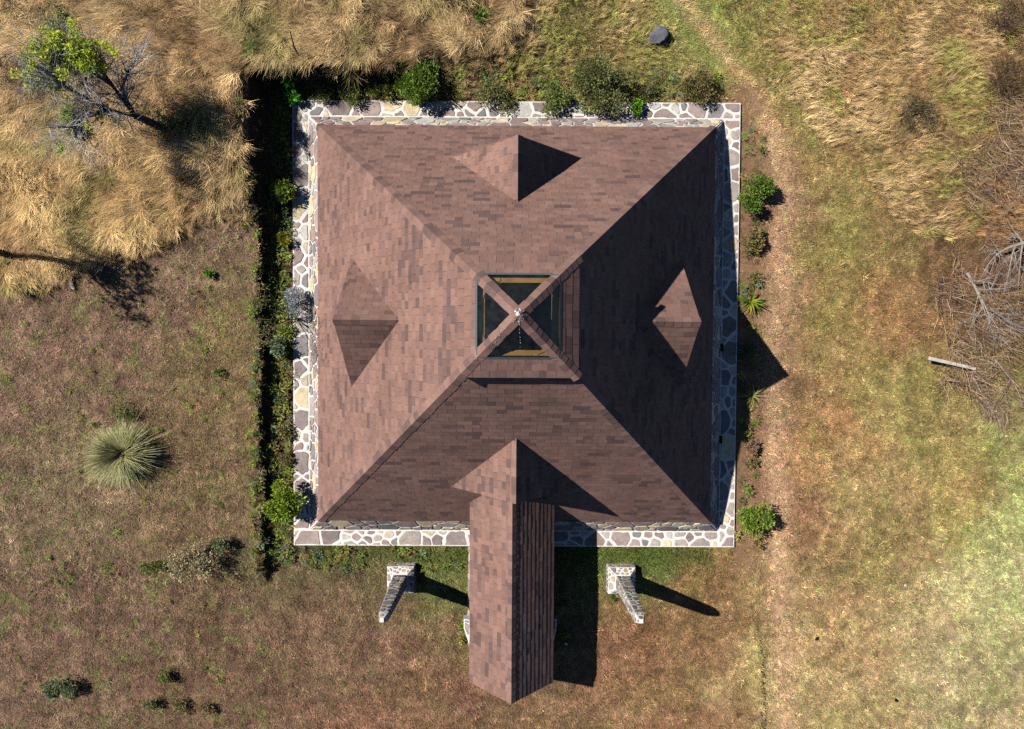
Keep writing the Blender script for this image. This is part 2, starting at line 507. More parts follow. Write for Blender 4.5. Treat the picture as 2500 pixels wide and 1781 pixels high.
def ridge_caps(P0, P1, s1, s2, seed, parent, e=.19, wd=.155, t=.006):
    """folded cap shingles laid from P0 (low) to P1 (high) over a hip or ridge"""
    rnd = random.Random(seed)
    D = (P1 - P0); L = D.length; D.normalize()
    def nrm(s):
        n = D.cross(s).normalized()
        return n if n.z > 0 else -n
    s1 = (s1 - D * s1.dot(D)).normalized(); s2 = (s2 - D * s2.dot(D)).normalized()
    n1, n2 = nrm(s1), nrm(s2); up = (n1 + n2).normalized()
    kk = max(1, int(L / e)); e = L / kk
    for i in range(kk):
        a = P0 + D * (i * e); b = P0 + D * min(L, (i + 1) * e + .03)
        w = wd * rnd.uniform(.93, 1.07)
        o0 = .009 + t; o1 = .008
        V = []
        for c, o in ((a, o0), (b, o1)):
            V += [c + up * (o + .006), c + s1 * w + n1 * o, c + s2 * w + n2 * o]
        for c, o in ((a, .0), (b, .0)):
            V += [c + up * o, c + s1 * w + n1 * o, c + s2 * w + n2 * o]
        F = [(0, 3, 4, 1), (0, 2, 5, 3), (6, 7, 10, 9), (6, 9, 11, 8), (0, 1, 7, 6), (0, 6, 8, 2), (3, 9, 10, 4), (3, 5, 11, 9), (1, 4, 10, 7), (2, 8, 11, 5)]
        tt = rnd.choice((.05, .1, .2, .25, .55, .8)); c = (LIGHT * (1 - tt) + DARK * tt) * rnd.uniform(.9, 1.05)
        mb = MB(); mb.add(V, F, tuple(c)); mb.build('ridge_shingle', M_shingle, parent)

UP = Vector((0, 0, 1))
A1 = 1.04
# --- roof deck
mb = MB()
for d in DIRS:
    P = [pt(d, AR, -AR, ZE), pt(d, AR, AR, ZE), pt(d, A1, A1, zr(A1)), pt(d, A1, -A1, zr(A1))]
    n = newell(P); n = n if n.z > 0 else -n
    Q = [pt(d, AR - .03, -AR + .03, ZE - .09), pt(d, AR - .03, AR - .03, ZE - .09), pt(d, A1 - .02, A1 - .02, zr(A1) - .16), pt(d, A1 - .02, -A1 + .02, zr(A1) - .16)]
    P = [p - n * .006 for p in P]
    mb.add(P + Q, [(0, 1, 2, 3), (7, 6, 5, 4), (0, 4, 5, 1), (2, 6, 7, 3)])
roof = mb.build('roof', M_deck, house)
for i, d in enumerate(DIRS):
    P = [pt(d, AR, -AR, ZE), pt(d, AR, AR, ZE), pt(d, A1, A1, zr(A1)), pt(d, A1, -A1, zr(A1))]
    shingle_face(P, -d + UP * HS, 20 + i)
# hips
for i, d in enumerate(DIRS):
    d2 = DIRS[(i + 1) % 4]
    P0 = (d + d2) * (AR + .01) + UP * (ZE - .01); P1 = (d + d2) * (A1 + .03) + UP * zr(A1 + .03)
    ridge_caps(P0, P1, d - UP * HS, d2 - UP * HS, 40 + i, roof)
# drip edge
mb = MB()
for d in DIRS:
    a, b = pt(d, AR + .005, -AR - .005, ZE - .035), pt(d, AR + .005, AR + .005, ZE - .035)
    s = side(d)
    mb.add([a, b, b + UP * .03, a + UP * .03, a - d * .03, b - d * .03, b - d * .03 + UP * .02, a - d * .03 + UP * .02], [(0, 1, 2, 3), (7, 6, 5, 4), (3, 2, 6, 7), (0, 4, 5, 1), (0, 3, 7, 4), (1, 5, 6, 2)])
mb.build('drip_edge', M_metal, roof)

# --- dormers
for i, d in enumerate(DIRS):
    s = side(d)
    F = pt(d, DF, 0, DH); B = pt(d, DB - .03, 0, DH)
    mb = MB()
    for sg in (1, -1):
        Ept = pt(d, DF, sg * DW, zr(DF))
        n = newell([F, B, Ept]); n = n if n.z > 0 else -n
        P = [F, B, Ept]
        tp = [p - n * .006 for p in P]; bt = [p - n * .07 for p in P]
        mb.add(tp + bt, [(0, 1, 2), (5, 4, 3), (0, 3, 4, 1), (1, 4, 5, 2), (2, 5, 3, 0)])
    dm = mb.build('dormer', M_deck, house)
    tag(dm, ['dormer on the sunlit far slope', 'dormer on the shaded right slope, only its tip in sun', 'dormer above the entrance porch', 'dormer on the sunlit left slope'][i])
    for sg in (1, -1):
        Ept = pt(d, DF, sg * DW, zr(DF))
        shingle_face([F, B, Ept], -s * sg + UP * ((DH - zr(DF)) / DW), 60 + i * 2 + (sg > 0), lift=.002)
    dn = UP * ((DH - zr(DF)) / DW)
    ridge_caps(F + d * .01, B + d * .08, s - dn, -s - dn, 70 + i, dm, wd=.15)
    g = MB()
    gz = zr(DF - .12)
    g.add([pt(d, DF - .12, -DW + .12, gz), pt(d, DF - .12, DW - .12, gz), pt(d, DF - .12, 0, DH - .1), pt(d, DF - .2, -DW + .12, gz), pt(d, DF - .2, DW - .12, gz), pt(d, DF - .2, 0, DH - .1)],
          [(0, 1, 2), (5, 4, 3), (0, 3, 4, 1), (1, 4, 5, 2), (2, 5, 3, 0)])
    g.build('gable_wall', M_woodd, dm)
    g = MB()
    g.add([pt(d, DF - .11, -DW * .45, gz + .35), pt(d, DF - .11, DW * .45, gz + .35), pt(d, DF - .11, 0, DH - .45), pt(d, DF - .118, -DW * .45, gz + .35), pt(d, DF - .118, DW * .45, gz + .35), pt(d, DF - .118, 0, DH - .45)],
          [(0, 1, 2), (5, 4, 3), (0, 3, 4, 1), (1, 4, 5, 2), (2, 5, 3, 0)])
    g.build('window', M_glass, dm)

# --- skylight cap
cap = MB()
for d in DIRS:
    P = [pt(d, CS, -CS, zc(CS)), pt(d, CS, CS, zc(CS)), pt(d, CG - .02, CG - .02, zc(CG - .02)), pt(d, CG - .02, -CG + .02, zc(CG - .02))]
    n = newell(P); n = n if n.z > 0 else -n
    tp = [p - n * .006 for p in P]; bt = [p - n * .05 for p in P]
    cap.add(tp + bt, [(0, 1, 2, 3), (7, 6, 5, 4), (0, 4, 5, 1), (2, 6, 7, 3)])
    # curb below the cap
    c0, c1 = A1 + .0, A1 - .05
    cap.add([pt(d, c0, -c0, zr(c0) - .12), pt(d, c0, c0, zr(c0) - .12), pt(d, c0, c0, zc(c0) - .06), pt(d, c0, -c0, zc(c0) - .06),
             pt(d, c1, -c1, zr(c0) - .12), pt(d, c1, c1, zr(c0) - .12), pt(d, c1, c1, zc(c0) - .06), pt(d, c1, -c1, zc(c0) - .06)],
            [(0, 1, 2, 3), (7, 6, 5, 4)])
capo = cap.build('skylight_cap', M_deck, house)
for i, d in enumerate(DIRS):
    P = [pt(d, CS, -CS, zc(CS)), pt(d, CS, CS, zc(CS)), pt(d, CG, CG, zc(CG)), pt(d, CG, -CG, zc(CG))]
    shingle_face(P, -d + UP * CSL, 80 + i, e=.18, w=.31, thick=.0035, owner='cap')
    # metal flashing frame round the glass
    f = MB()
    a, b = CG + .012, CG - .03
    q = [pt(d, a, -a, zc(a) + .006), pt(d, a, a, zc(a) + .006), pt(d, b, b, zc(b) + .022), pt(d, b, -b, zc(b) + .022)]
    q2 = [p - UP * .04 for p in q]
    f.add(q + q2, [(0, 1, 2, 3), (7, 6, 5, 4), (0, 4, 5, 1), (2, 6, 7, 3)])
    f.build('flashing', M_metal, capo)
    # pane of glass
    f = MB()
    a = CG - .02; t = .02
    q = [pt(d, a, -a + t, zc(a) + .004), pt(d, a, a - t, zc(a) + .004), pt(d, t, 0, zc(t) + .004)]
    n = newell(q); n = n if n.z > 0 else -n
    f.add(q + [p - n * .01 for p in q], [(0, 1, 2), (5, 4, 3), (0, 3, 4, 1), (1, 4, 5, 2), (2, 5, 3, 0)])
    f.build('pane', M_glass, capo)
    # timber ring beam and corner braces seen through the glass
    f = MB()
    a, b = CG - .06, CG - .16; z = zc(CG) - .08
    q = [pt(d, a, -a, z), pt(d, a, a, z), pt(d, b, b, z + .0), pt(d, b, -b, z + .0)]
    f.add(q + [p - UP * .2 for p in q], [(0, 1, 2, 3), (7, 6, 5, 4), (0, 4, 5, 1), (2, 6, 7, 3)])
    f.build('beam', M_wood, capo)
    for sg in (-1, 1):
        f = MB()
        c = pt(d, b - .02, sg * (b - .10), z - .01); e1 = pt(d, b + .06, sg * (b - .28), z - .01)
        D = (e1 - c); s_ = D.cross(UP).normalized() * .028
        q = [c - s_, c + s_, e1 + s_, e1 - s_]
        f.add(q + [p + UP * .03 for p in q], [(3, 2, 1, 0), (4, 5, 6, 7), (0, 1, 5, 4), (1, 2, 6, 5), (2, 3, 7, 6), (3, 0, 4, 7)])
        f.build('brace', M_wood, capo)
for i, d in enumerate(DIRS):
    d2 = DIRS[(i + 1) % 4]
    P0 = (d + d2) * (CS + .012) + UP * (zc(CS) - .012); P1 = UP * zc(0)
    ridge_caps(P0, P1, d - UP * CSL, d2 - UP * CSL, 90 + i, capo, e=.15, wd=.125, t=.003)
# bird droppings round the peak
mb = MB(); rnd = random.Random(5)
def splat(c, r, d=None):
    n = 6; z = c.z
    q = []
    for k_ in range(n):
        t = k_ * 2 * math.pi / n; rr = r * rnd.uniform(.5, 1.3)
        x, y = c.x + math.cos(t) * rr, c.y + math.sin(t) * rr
        q.append((x, y, zc(max(abs(x), abs(y))) + .035))
    q2 = [(x, y, zz - .012) for x, y, zz in q]
    mb.add(q + q2, [tuple(range(n))] + [(i, n + i, n + (i + 1) % n, (i + 1) % n) for i in range(n)])
for i in range(26):
    t = rnd.uniform(0, 6.28); r = abs(rnd.gauss(0, .07)); splat(Vector((-.02 + math.cos(t) * r, .0 + math.sin(t) * r, 0)), rnd.uniform(.006, .019))
for i in range(46):
    v = -.06 - .62 * rnd.random() ** 1.2; splat(Vector((.022 + .012 * math.sin(v * 9) + rnd.uniform(-.004, .004), v, 0)), rnd.choice((.002, .003, .004, .006)))
for i in range(10):
    v = rnd.uniform(-.9, -.15); splat(Vector((v + rnd.uniform(-.04, .04), v + rnd.uniform(-.04, .04), 0)), rnd.uniform(.005, .01))
mb.build('bird_droppings', M_drop, capo)

# --- porch
ps = (PZR - PZE) / PXW
yb = -(AR - (PZR - ZE) / HS) + .05       # ridge runs into the main roof
mb = MB()
Rf, Rb = Vector((PX0, PYS, PZR)), Vector((PX0, yb, PZR))
for sg in (1, -1):
    yE = -(AR - (PZE - ZE) / HS) + .03
    Ef, Eb = Vector((PX0 + sg * PXW, PYS, PZE)), Vector((PX0 + sg * PXW, yE, PZE))
    P = [Rf, Rb, Eb, Ef]
    n = newell(P); n = n if n.z > 0 else -n
    mb.add([p - n * .006 for p in P] + [p - n * .07 for p in P], [(0, 1, 2, 3), (7, 6, 5, 4), (0, 4, 5, 1), (1, 5, 6, 2), (2, 6, 7, 3), (3, 7, 4, 0)])
porch = mb.build('porch', M_deck, house)
for sg in (1, -1):
    yE = -(AR - (PZE - ZE) / HS) + .03
    Ef, Eb = Vector((PX0 + sg * PXW, PYS, PZE)), Vector((PX0 + sg * PXW, yE, PZE))
    shingle_face([Rf, Rb, Eb, Ef], Vector((-sg, 0, ps)), 110 + sg, thick=.0065)
ridge_caps(Rf, Vector((PX0, -DF + .0, PZR)), Vector((1, 0, -ps)), Vector((-1, 0, -ps)), 115, porch, e=.17, wd=.13)
for sg in (1, -1):
    # timber verge board and posts at the open end
    f = MB(); f.tube([Vector((PX0 + sg * (PXW - .12), PYS + .25, 0)), Vector((PX0 + sg * (PXW - .12), PYS + .25, PZE + .02))], [.07, .07], 8); f.build('post', M_woodd, porch)
    f = MB()
    a = Vector((PX0 + sg * PXW, PYS + .015, PZE - .10)); b_ = Vector((PX0, PYS + .015, PZR - .10))
    q = [a, b_, b_ - UP * .12, a - UP * .12]
    f.add(q + [p + Vector((0, .04, 0)) for p in q], [(0, 1, 2, 3), (7, 6, 5, 4), (0, 4, 5, 1), (1, 5, 6, 2), (2, 6, 7, 3), (3, 7, 4, 0)])
    f.build('verge_board', M_woodd, porch)

# --- lay the shingles: the 300 largest in the picture singly, the rest joined
PIECES.sort(key=lambda t: -t[3])
for k_, (v, f, c, a, owner) in enumerate(PIECES[:300]):
    mb = MB(); mb.add(v, f); mb.c = list(c); mb.build('shingle', M_shingle, capo if owner == 'cap' else roof)
mb = MB()
for v, f, c, a, owner in PIECES[300:]: mb.add(v, f); mb.c += c
tag(mb.build('shingle_courses', M_shingle, house), kind='stuff')

# --- dark room under the skylight
mb = MB(); mb.box(-4.9, 4.9, -4.9, 4.9, .05, .09); mb.build('floor', M_floor, house)

# ================================================================== STONEWORK
def crazy(poly, size, seed, gap=.02, var=.5, aspect=1.0):
    """irregular flagstones filling a convex polygon: weighted cells, shrunk by half a joint, corners knocked off"""
    rnd = random.Random(seed)
    if area2(poly) < 0: poly = poly[::-1]
    x0 = min(p[0] for p in poly); x1 = max(p[0] for p in poly); y0 = min(p[1] for p in poly); y1 = max(p[1] for p in poly)
    seeds = []
    tries = 0
    while tries < 4000:
        tries += 1
        p = (rnd.uniform(x0, x1), rnd.uniform(y0, y1)); r = size * rnd.choice((.38, .55, .8, 1.0, 1.15)) * .5
        if len(clip_convex([(p[0] - .001, p[1] - .001), (p[0] + .001, p[1] - .001), (p[0], p[1] + .001)], poly)) < 3: continue
        if all(((p[0] - q[0]) / aspect) ** 2 + (p[1] - q[1]) ** 2 > ((r + rr) * .93) ** 2 for q, rr in seeds): seeds.append((p, r))
    out = []
    for i, (p, r) in enumerate(seeds):
        cell = list(poly)
        for j, (q, rr) in enumerate(seeds):
            if i == j: continue
            ax, ay = (q[0] - p[0]) / aspect ** 2, q[1] - p[1]
            L = math.hypot(ax, ay)
            if L > size * 6: continue
            # power diagram plane
            c = (q[0] ** 2 / aspect ** 2 + q[1] ** 2 - p[0] ** 2 / aspect ** 2 - p[1] ** 2 - rr * rr + r * r) * .5
            cell = clip_half(cell, ax, ay, c - gap * .5 * rnd.uniform(.6, 1.7) * L)
            if len(cell) < 3: break
        if len(cell) < 3: continue
        if area2(cell) < 0: cell = cell[::-1]
        # inset from the outer border too
        for k2 in range(len(poly)):
            (xa, ya), (xb, yb_) = poly[k2], poly[(k2 + 1) % len(poly)]
            a, b = (yb_ - ya), -(xb - xa); L = math.hypot(a, b)
            cell = clip_half(cell, a, b, a * xa + b * ya - L * gap * .45)
            if len(cell) < 3: break
        if len(cell) < 3 or abs(area2(cell)) < size * size * .02: continue
        # knock the corners off
        n = len(cell); cut = []
        for k2 in range(n):
            a, b, c2 = cell[k2 - 1], cell[k2], cell[(k2 + 1) % n]
            la = math.dist(a, b); lc = math.dist(b, c2); t = min(.3, rnd.uniform(.014, .04) / max(la, 1e-6)); t2 = min(.3, rnd.uniform(.014, .04) / max(lc, 1e-6))
            cut += [(b[0] + (a[0] - b[0]) * t, b[1] + (a[1] - b[1]) * t), (b[0] + (c2[0] - b[0]) * t2, b[1] + (c2[1] - b[1]) * t2)]
        if area2(cut) < 0: cut = cut[::-1]
        rough = []
        for k2 in range(len(cut)):
            a, b = cut[k2], cut[(k2 + 1) % len(cut)]; rough.append(a)
            L = math.dist(a, b)
            if L > size * .3:
                nx2, ny2 = (b[1] - a[1]) / L, -(b[0] - a[0]) / L
                for t in ((.5,) if L < size * .6 else (.33, .67)):
                    j = rnd.uniform(-.022, .006) * min(1, size / .3); t += rnd.uniform(-.08, .08)
                    rough.append((a[0] + (b[0] - a[0]) * t + nx2 * j, a[1] + (b[1] - a[1]) * t + ny2 * j))
        out.append(rough)
    return out

STONES = [((154, 138, 132), 5), ((168, 156, 148), 4), ((140, 126, 122), 4), ((180, 176, 168), 3), ((200, 184, 158), 2), ((212, 194, 158), 2), ((156, 134, 126), 3), ((132, 128, 128), 2)]
STONES_P = [((138, 130, 120), 5), ((156, 148, 136), 4), ((170, 154, 126), 2), ((186, 164, 120), 1), ((122, 116, 114), 3), ((164, 158, 154), 2)]
def stone_col(rnd, pal=STONES):
    t = rnd.uniform(0, sum(w for _, w in pal))
    for c, w in pal:
        t -= w
        if t <= 0: break
    c = np.array(lin(c)) * rnd.uniform(.95, 1.25)
    return tuple(c)

def lay_stones(O, U, V, poly, size, seed, parent, gap=.02, thick=.014, aspect=1.0, pal=STONES, sink=.01, min_n=0):
    rnd = random.Random(seed + 500)
    U = U.normalized(); V = V.normalized(); N = U.cross(V).normalized()
    cnt = 0
    for cell in crazy(poly, size, seed, gap, aspect=aspect):
        n = len(cell)
        cx = sum(p[0] for p in cell) / n; cy = sum(p[1] for p in cell) / n
        th = thick * rnd.uniform(.6, 1.5); tx, ty = rnd.uniform(-.012, .012), rnd.uniform(-.012, .012)
        bw = rnd.uniform(.008, .014)
        def lift(p, s, h):
            d = math.hypot(p[0] - cx, p[1] - cy) + 1e-6
            q = (cx + (p[0] - cx) * (1 - s / d), cy + (p[1] - cy) * (1 - s / d)) if s else p
            return O + U * q[0] + V * q[1] + N * (h + ((q[0] - cx) * tx + (q[1] - cy) * ty if h > 0 else 0))
        a = [lift(p, 0, -sink) for p in cell]; b = [lift(p, 0, th * .55) for p in cell]; c = [lift(p, bw, th) for p in cell]
        f = [tuple(range(2 * n, 3 * n))]
        for i in range(n):
            j = (i + 1) % n
            f += [(i, j, n + j, n + i), (n + i, n + j, 2 * n + j, 2 * n + i)]
        mb = MB(); mb.add(a + b + c, f, stone_col(rnd, pal)); rel(mb.build('stone', M_stone, parent)); cnt += 1
    return cnt

# --- battered wall under the eaves
mb = MB()
TOPI = .012
for d in DIRS:
    mb.add([pt(d, AW, -AW, ZP - .02), pt(d, AW, AW, ZP - .02), pt(d, AR - TOPI, AR - TOPI, ZE - .02), pt(d, AR - TOPI, -AR + TOPI, ZE - .02)], [(0, 1, 2, 3)])
wall = mb.build('wall', M_mortar, house)
nst = 0
for i, d in enumerate(DIRS):
    O = pt(d, AW, 0, ZP); T = pt(d, AR - TOPI, 0, ZE - .02)
    V = T - O; H_ = V.length
    poly = [(-AW + .02, .0), (AW - .02, .0), (AR - TOPI - .02, H_ - .005), (-AR + TOPI + .02, H_ - .005)]
    nst += lay_stones(O, side(d), V, poly, .40, 200 + i, wall, gap=.036, aspect=1.35)
print('wall stones', nst)
for yy in (-.55, -3.05):
    f = MB(); f.box(AW + .0, AW + .05, yy - .1, yy + .1, ZP + .002, ZP + .09); f.build('drain', M_deck, wall)

# --- terrace paving round the house
mb = MB()
def ring(a, z): return [(-a, -a, z), (a, -a, z), (a, a, z), (-a, a, z)]
v = ring(AP, -.3) + ring(AP, ZP) + ring(AW - .1, ZP)
f = []
for i in range(4):
    j = (i + 1) % 4
    f += [(i, j, 4 + j, 4 + i), (4 + i, 4 + j, 8 + j, 8 + i)]
mb.add(v, f)
terr = mb.build('terrace_pavement', M_mortar)
tag(terr, kind='structure')
nst = 0
W_ = AP - AW
for i, d in enumerate(DIRS):
    O = pt(d, AW + .012, 0, ZP)
    # pinwheel of four strips
    poly = [(-AP, 0), (AW, 0), (AW, W_ - .012), (-AP, W_ - .012)]
    nst += lay_stones(O, -side(d), d, [(-x, y) for x, y in poly][::-1], .50, 300 + i, terr, gap=.058, thick=.012, aspect=1.12)
print('terrace stones', nst)

# --- low stone walls along the porch
for sg in (1, -1):
    mb = MB()
    xf = PX0 + sg * (1.19 if sg < 0 else 1.16); xt = PX0 + sg * .92
    ys0, ys1 = -8.75, -6.02
    q = [(xf, ys0, -.05), (xf, ys1, -.05), (xt, ys1, 1.1), (xt, ys0, 1.1)]; xi = PX0 + sg * .7
    q2 = [(xi, ys0, -.05), (xi, ys1, -.05), (xi, ys1, 1.1), (xi, ys0, 1.1)]
    mb.add(q + q2, [(0, 1, 2, 3), (7, 6, 5, 4), (3, 2, 6, 7), (0, 3, 7, 4), (1, 5, 6, 2)])
    pw = mb.build('porch_wall', M_mortar, porch)
    O = Vector((xf, (ys0 + ys1) / 2, -.02)); V = Vector((xt - xf, 0, 1.15)); U = Vector((0, 1, 0)) * (1 if sg > 0 else -1)
    L = (ys1 - ys0) / 2; hh = V.length * .96
    lay_stones(O, U, V, [(-L, 0), (L, 0), (L, hh), (-L, hh)], .42, 340 + sg, pw, gap=.03)
    # flared pier foot near the entrance
    mb = MB()
    y0, y1 = -8.62, -7.92; x0 = PX0 + sg * 1.12; x1 = PX0 + sg * (1.31 if sg < 0 else 1.25)
    mb.add([(x0, y0, -.05), (x1, y1 - .25, -.05), (x1, y1, -.05), (x0, y1, -.05), (x0, y0, .36), (x1 - sg * .03, y1 - .25, .3), (x1 - sg * .03, y1, .3), (x0, y1, .36)],
           [(4, 5, 6, 7), (0, 1, 5, 4), (1, 2, 6, 5), (2, 3, 7, 6)] if sg > 0 else [(7, 6, 5, 4), (4, 5, 1, 0), (5, 6, 2, 1), (6, 7, 3, 2)])
    mb.build('pier_foot', M_mortar, pw)
    q4 = [(x0, y0 + .1), (x1 - sg * .04, y1 - .24), (x1 - sg * .04, y1 - .01), (x0, y1 - .01)]
    lay_stones(Vector((0, 0, .345)), Vector((1, 0, 0)), Vector((0, 1, 0)), q4, .34, 360 + sg, pw, gap=.03, sink=.06)

# --- the two leaning-looking stone pillars
def pillar(cx, cy, label, seed):
    e = empty('stone_pillar', (cx, cy, 0), label, 'pillar', 'stone pillars flanking the porch')
    def prism(levels, name, size, sd, gap, pal):
        mb = MB(); v = []; f = []
        for (h, z) in levels: v += [(-h, -h, z), (h, -h, z), (h, h, z), (-h, h, z)]
        for l in range(len(levels) - 1):
            for i in range(4):
                j = (i + 1) % 4; f.append((l * 4 + i, l * 4 + j, l * 4 + 4 + j, l * 4 + 4 + i))
        f.append(tuple(len(v) - 4 + i for i in range(4)))
        mb.add(v, f); o = mb.build(name, M_mortar, e)
        for l in range(len(levels) - 1):
            (h0, z0), (h1, z1) = levels[l], levels[l + 1]
            for i, d in enumerate(DIRS):
                O = pt(d, h0, 0, z0); V = pt(d, h1, 0, z1) - O; L = V.length
                if L < .05: continue
                rnd_seed = sd + l * 10 + i
                U = side(d).normalized(); Vn = V.normalized(); N = U.cross(Vn)
                cells = crazy([(-h0, 0), (h0, 0), (h1, L), (-h1, L)], size, rnd_seed, gap, aspect=1.0)
                rnd = random.Random(rnd_seed)
                for cell in cells:
                    n = len(cell); th = rnd.uniform(.006, .014)
                    a = [O + U * p[0] + Vn * p[1] - N * .01 for p in cell]; b = [O + U * p[0] + Vn * p[1] + N * th for p in cell]
                    ff = [tuple(range(n, 2 * n))] + [(k2, (k2 + 1) % n, n + (k2 + 1) % n, n + k2) for k2 in range(n)]
                    m2_ = MB(); m2_.add(a + b, ff, stone_col(rnd, pal)); m2_.build('stone', M_stone, o)
        return o
    prism([(.385, -.1), (.36, .30), (.20, .44)], 'pedestal', .23, seed, .034, STONES_P)
    prism([(.175, .43), (.108, 2.80), (.045, 3.02)], 'shaft', .36, seed + 100, .042, STONES_P)
    return e
pillar(-3.0586, -6.8577, 'tapering stone pillar left of the porch, its shadow reaching the porch', 700)
pillar(2.9082, -6.8583, 'tapering stone pillar right of the porch, shadow lying on open lawn', 900)

# ================================================================== GRASS
def blade_tuft(name, n, rad, l0, l1, w, lean, spread, seed, flop=.5, seg=3, e0=.15, e1=.45):
    r = random.Random(seed); V = []; F = []; S = []
    for i in range(n):
        t = r.uniform(0, 6.283); q = rad * math.sqrt(r.random())
        b = Vector((math.cos(t) * q, math.sin(t) * q, -.01))
        L = r.uniform(l0, l1)
        az = r.gauss(0, spread) if lean else r.uniform(0, 6.283)
        D = Vector((math.cos(az), math.sin(az), 0)); sd = Vector((-D.y, D.x, 0)) * w * r.uniform(.6, 1.3) * .5
        a0 = r.uniform(e0, e1); a1 = a0 + flop * r.uniform(.7, 1.3)
        p = b.copy(); o = len(V)
        sh = r.uniform(.55, 1.45)
        for k_ in range(seg + 1):
            f_ = k_ / seg; ww = 1 - .92 * f_ ** 1.5
            V += [tuple(p - sd * ww), tuple(p + sd * ww)]; S += [sh * (.72 + .4 * f_)] * 2
            ang = a0 + (a1 - a0) * f_
            p = p + (D * math.sin(ang) + Vector((0, 0, math.cos(ang)))) * (L / seg)
        for k_ in range(seg): F.append((o + 2 * k_, o + 2 * k_ + 1, o + 2 * k_ + 3, o + 2 * k_ + 2))
    me = bpy.data.meshes.new(name); me.from_pydata(V, [], F)
    a = me.attributes.new('shade', 'FLOAT', 'POINT'); a.data.foreach_set('value', S)
    me.materials.append(M_grass)
    return bpy.data.objects.new(name, me)

def scatter(name, label, cat, pts, rot, scl, col, protos):
    c = bpy.data.collections.new(name + '_tufts')
    for p in protos: c.objects.link(p)
    me = bpy.data.meshes.new(name)
    n = len(pts)
    me.vertices.add(n); me.vertices.foreach_set('co', pts.astype(np.float32).ravel())
    def A(nm, ty, key, arr):
        a = me.attributes.new(nm, ty, 'POINT'); a.data.foreach_set(key, np.ascontiguousarray(arr).ravel())
    A('rot', 'FLOAT_VECTOR', 'vector', rot.astype(np.float32)); A('scl', 'FLOAT', 'value', scl.astype(np.float32))
    cc = np.ones((n, 4), np.float32); cc[:, :3] = col; A('tint', 'FLOAT_COLOR', 'color', cc)
    A('pick', 'INT', 'value', rng.integers(0, len(protos), n).astype(np.int32))
    me.update()
    o = bpy.data.objects.new(name, me); COL.objects.link(o)
    g = bpy.data.node_groups.new(name + '_scatter', 'GeometryNodeTree')
    g.interface.new_socket('Geometry', in_out='INPUT', socket_type='NodeSocketGeometry')
    g.interface.new_socket('Geometry', in_out='OUTPUT', socket_type='NodeSocketGeometry')
    N = g.nodes; gi = N.new('NodeGroupInput'); go = N.new('NodeGroupOutput')
    iop = N.new('GeometryNodeInstanceOnPoints'); ci = N.new('GeometryNodeCollectionInfo')
    ci.inputs['Collection'].default_value = c; ci.inputs['Separate Children'].default_value = True; ci.inputs['Reset Children'].default_value = True
    iop.inputs['Pick Instance'].default_value = True
    def na(nm, ty):
        q = N.new('GeometryNodeInputNamedAttribute'); q.data_type = ty; q.inputs['Name'].default_value = nm; return q.outputs['Attribute']
    er = N.new('FunctionNodeEulerToRotation')
    g.links.new(na('rot', 'FLOAT_VECTOR'), er.inputs[0])
    g.links.new(gi.outputs[0], iop.inputs['Points']); g.links.new(ci.outputs[0], iop.inputs['Instance'])
    g.links.new(na('pick', 'INT'), iop.inputs['Instance Index']); g.links.new(er.outputs[0], iop.inputs['Rotation'])
    g.links.new(na('scl', 'FLOAT'), iop.inputs['Scale']); g.links.new(iop.outputs[0], go.inputs[0])
    md = o.modifiers.new('scatter', 'NODES'); md.node_group = g
    tag(o, label, cat, kind='stuff')
    return o

def jit_grid(x0, x1, y0, y1, step):
    xs, ys = np.meshgrid(np.arange(x0, x1, step), np.arange(y0, y1, step))
    xs = xs.ravel() + rng.uniform(-.6, .6, xs.size) * step; ys = ys.ravel() + rng.uniform(-.6, .6, ys.size) * step
    return xs, ys

def off_house(x, y, m=0.04):
    k_ = np.maximum(np.abs(x), np.abs(y)) > AP + m
    k_ &= ~((np.abs(x - PX0) < 1.0) & (y < 0) & (y > PYS + .1))
    for cx in (-3.0586, 2.9082): k_ &= ~((np.abs(x - cx) < .38) & (np.abs(y + 6.858) < .38))
    return k_

BX0, BX1, BY0, BY1 = -17.0, 17.0, -12.0, 12.6
# -- short turf
x, y = jit_grid(BX0, BX1, BY0, BY1, .062)
px, py = to_px(x, y, terrain(x, y))
tall = soft_mask(px, py, TALL_W)
mid = soft_mask(px, py, MID_NE, 22) | soft_mask(px, py, GREEN_N, 14)
keep = off_house(x, y) & ~tall & (px > -80) & (px < 2360) & (py > -80) & (py < 1700)
bare = fbm(x * 1.7, y * 1.7, 93, 4)
keep &= rng.random(x.size) < np.where(bare > .6, .45, 1.0)
strip_ = (np.maximum(np.abs(x), np.abs(y)) + (fbm(x * 2, y * 2, 91, 3) - .5) * .9 < 6.6) & ((np.abs(x) > 6) | (y > 6))
keep &= ~(strip_ & (rng.random(x.size) < .82))
x, y = x[keep], y[keep]; z = terrain(x, y)
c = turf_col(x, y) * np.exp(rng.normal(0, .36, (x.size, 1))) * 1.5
g_ = rng.random(x.size) < .10
c[g_] = c[g_] * np.array([.76, 1.08, .68])
c = c * (1 + rng.normal(0, .07, (x.size, 3)))
protos = [blade_tuft('turf_tuft', 12, .05, .05, .11, .011, False, 1, 400 + i, .55, 2, .75, 1.25) for i in range(6)]
rot = np.stack([rng.uniform(-.15, .15, x.size), rng.uniform(-.15, .15, x.size), rng.uniform(0, 6.283, x.size)], -1)
sc = rng.uniform(.7, 1.35, x.size)
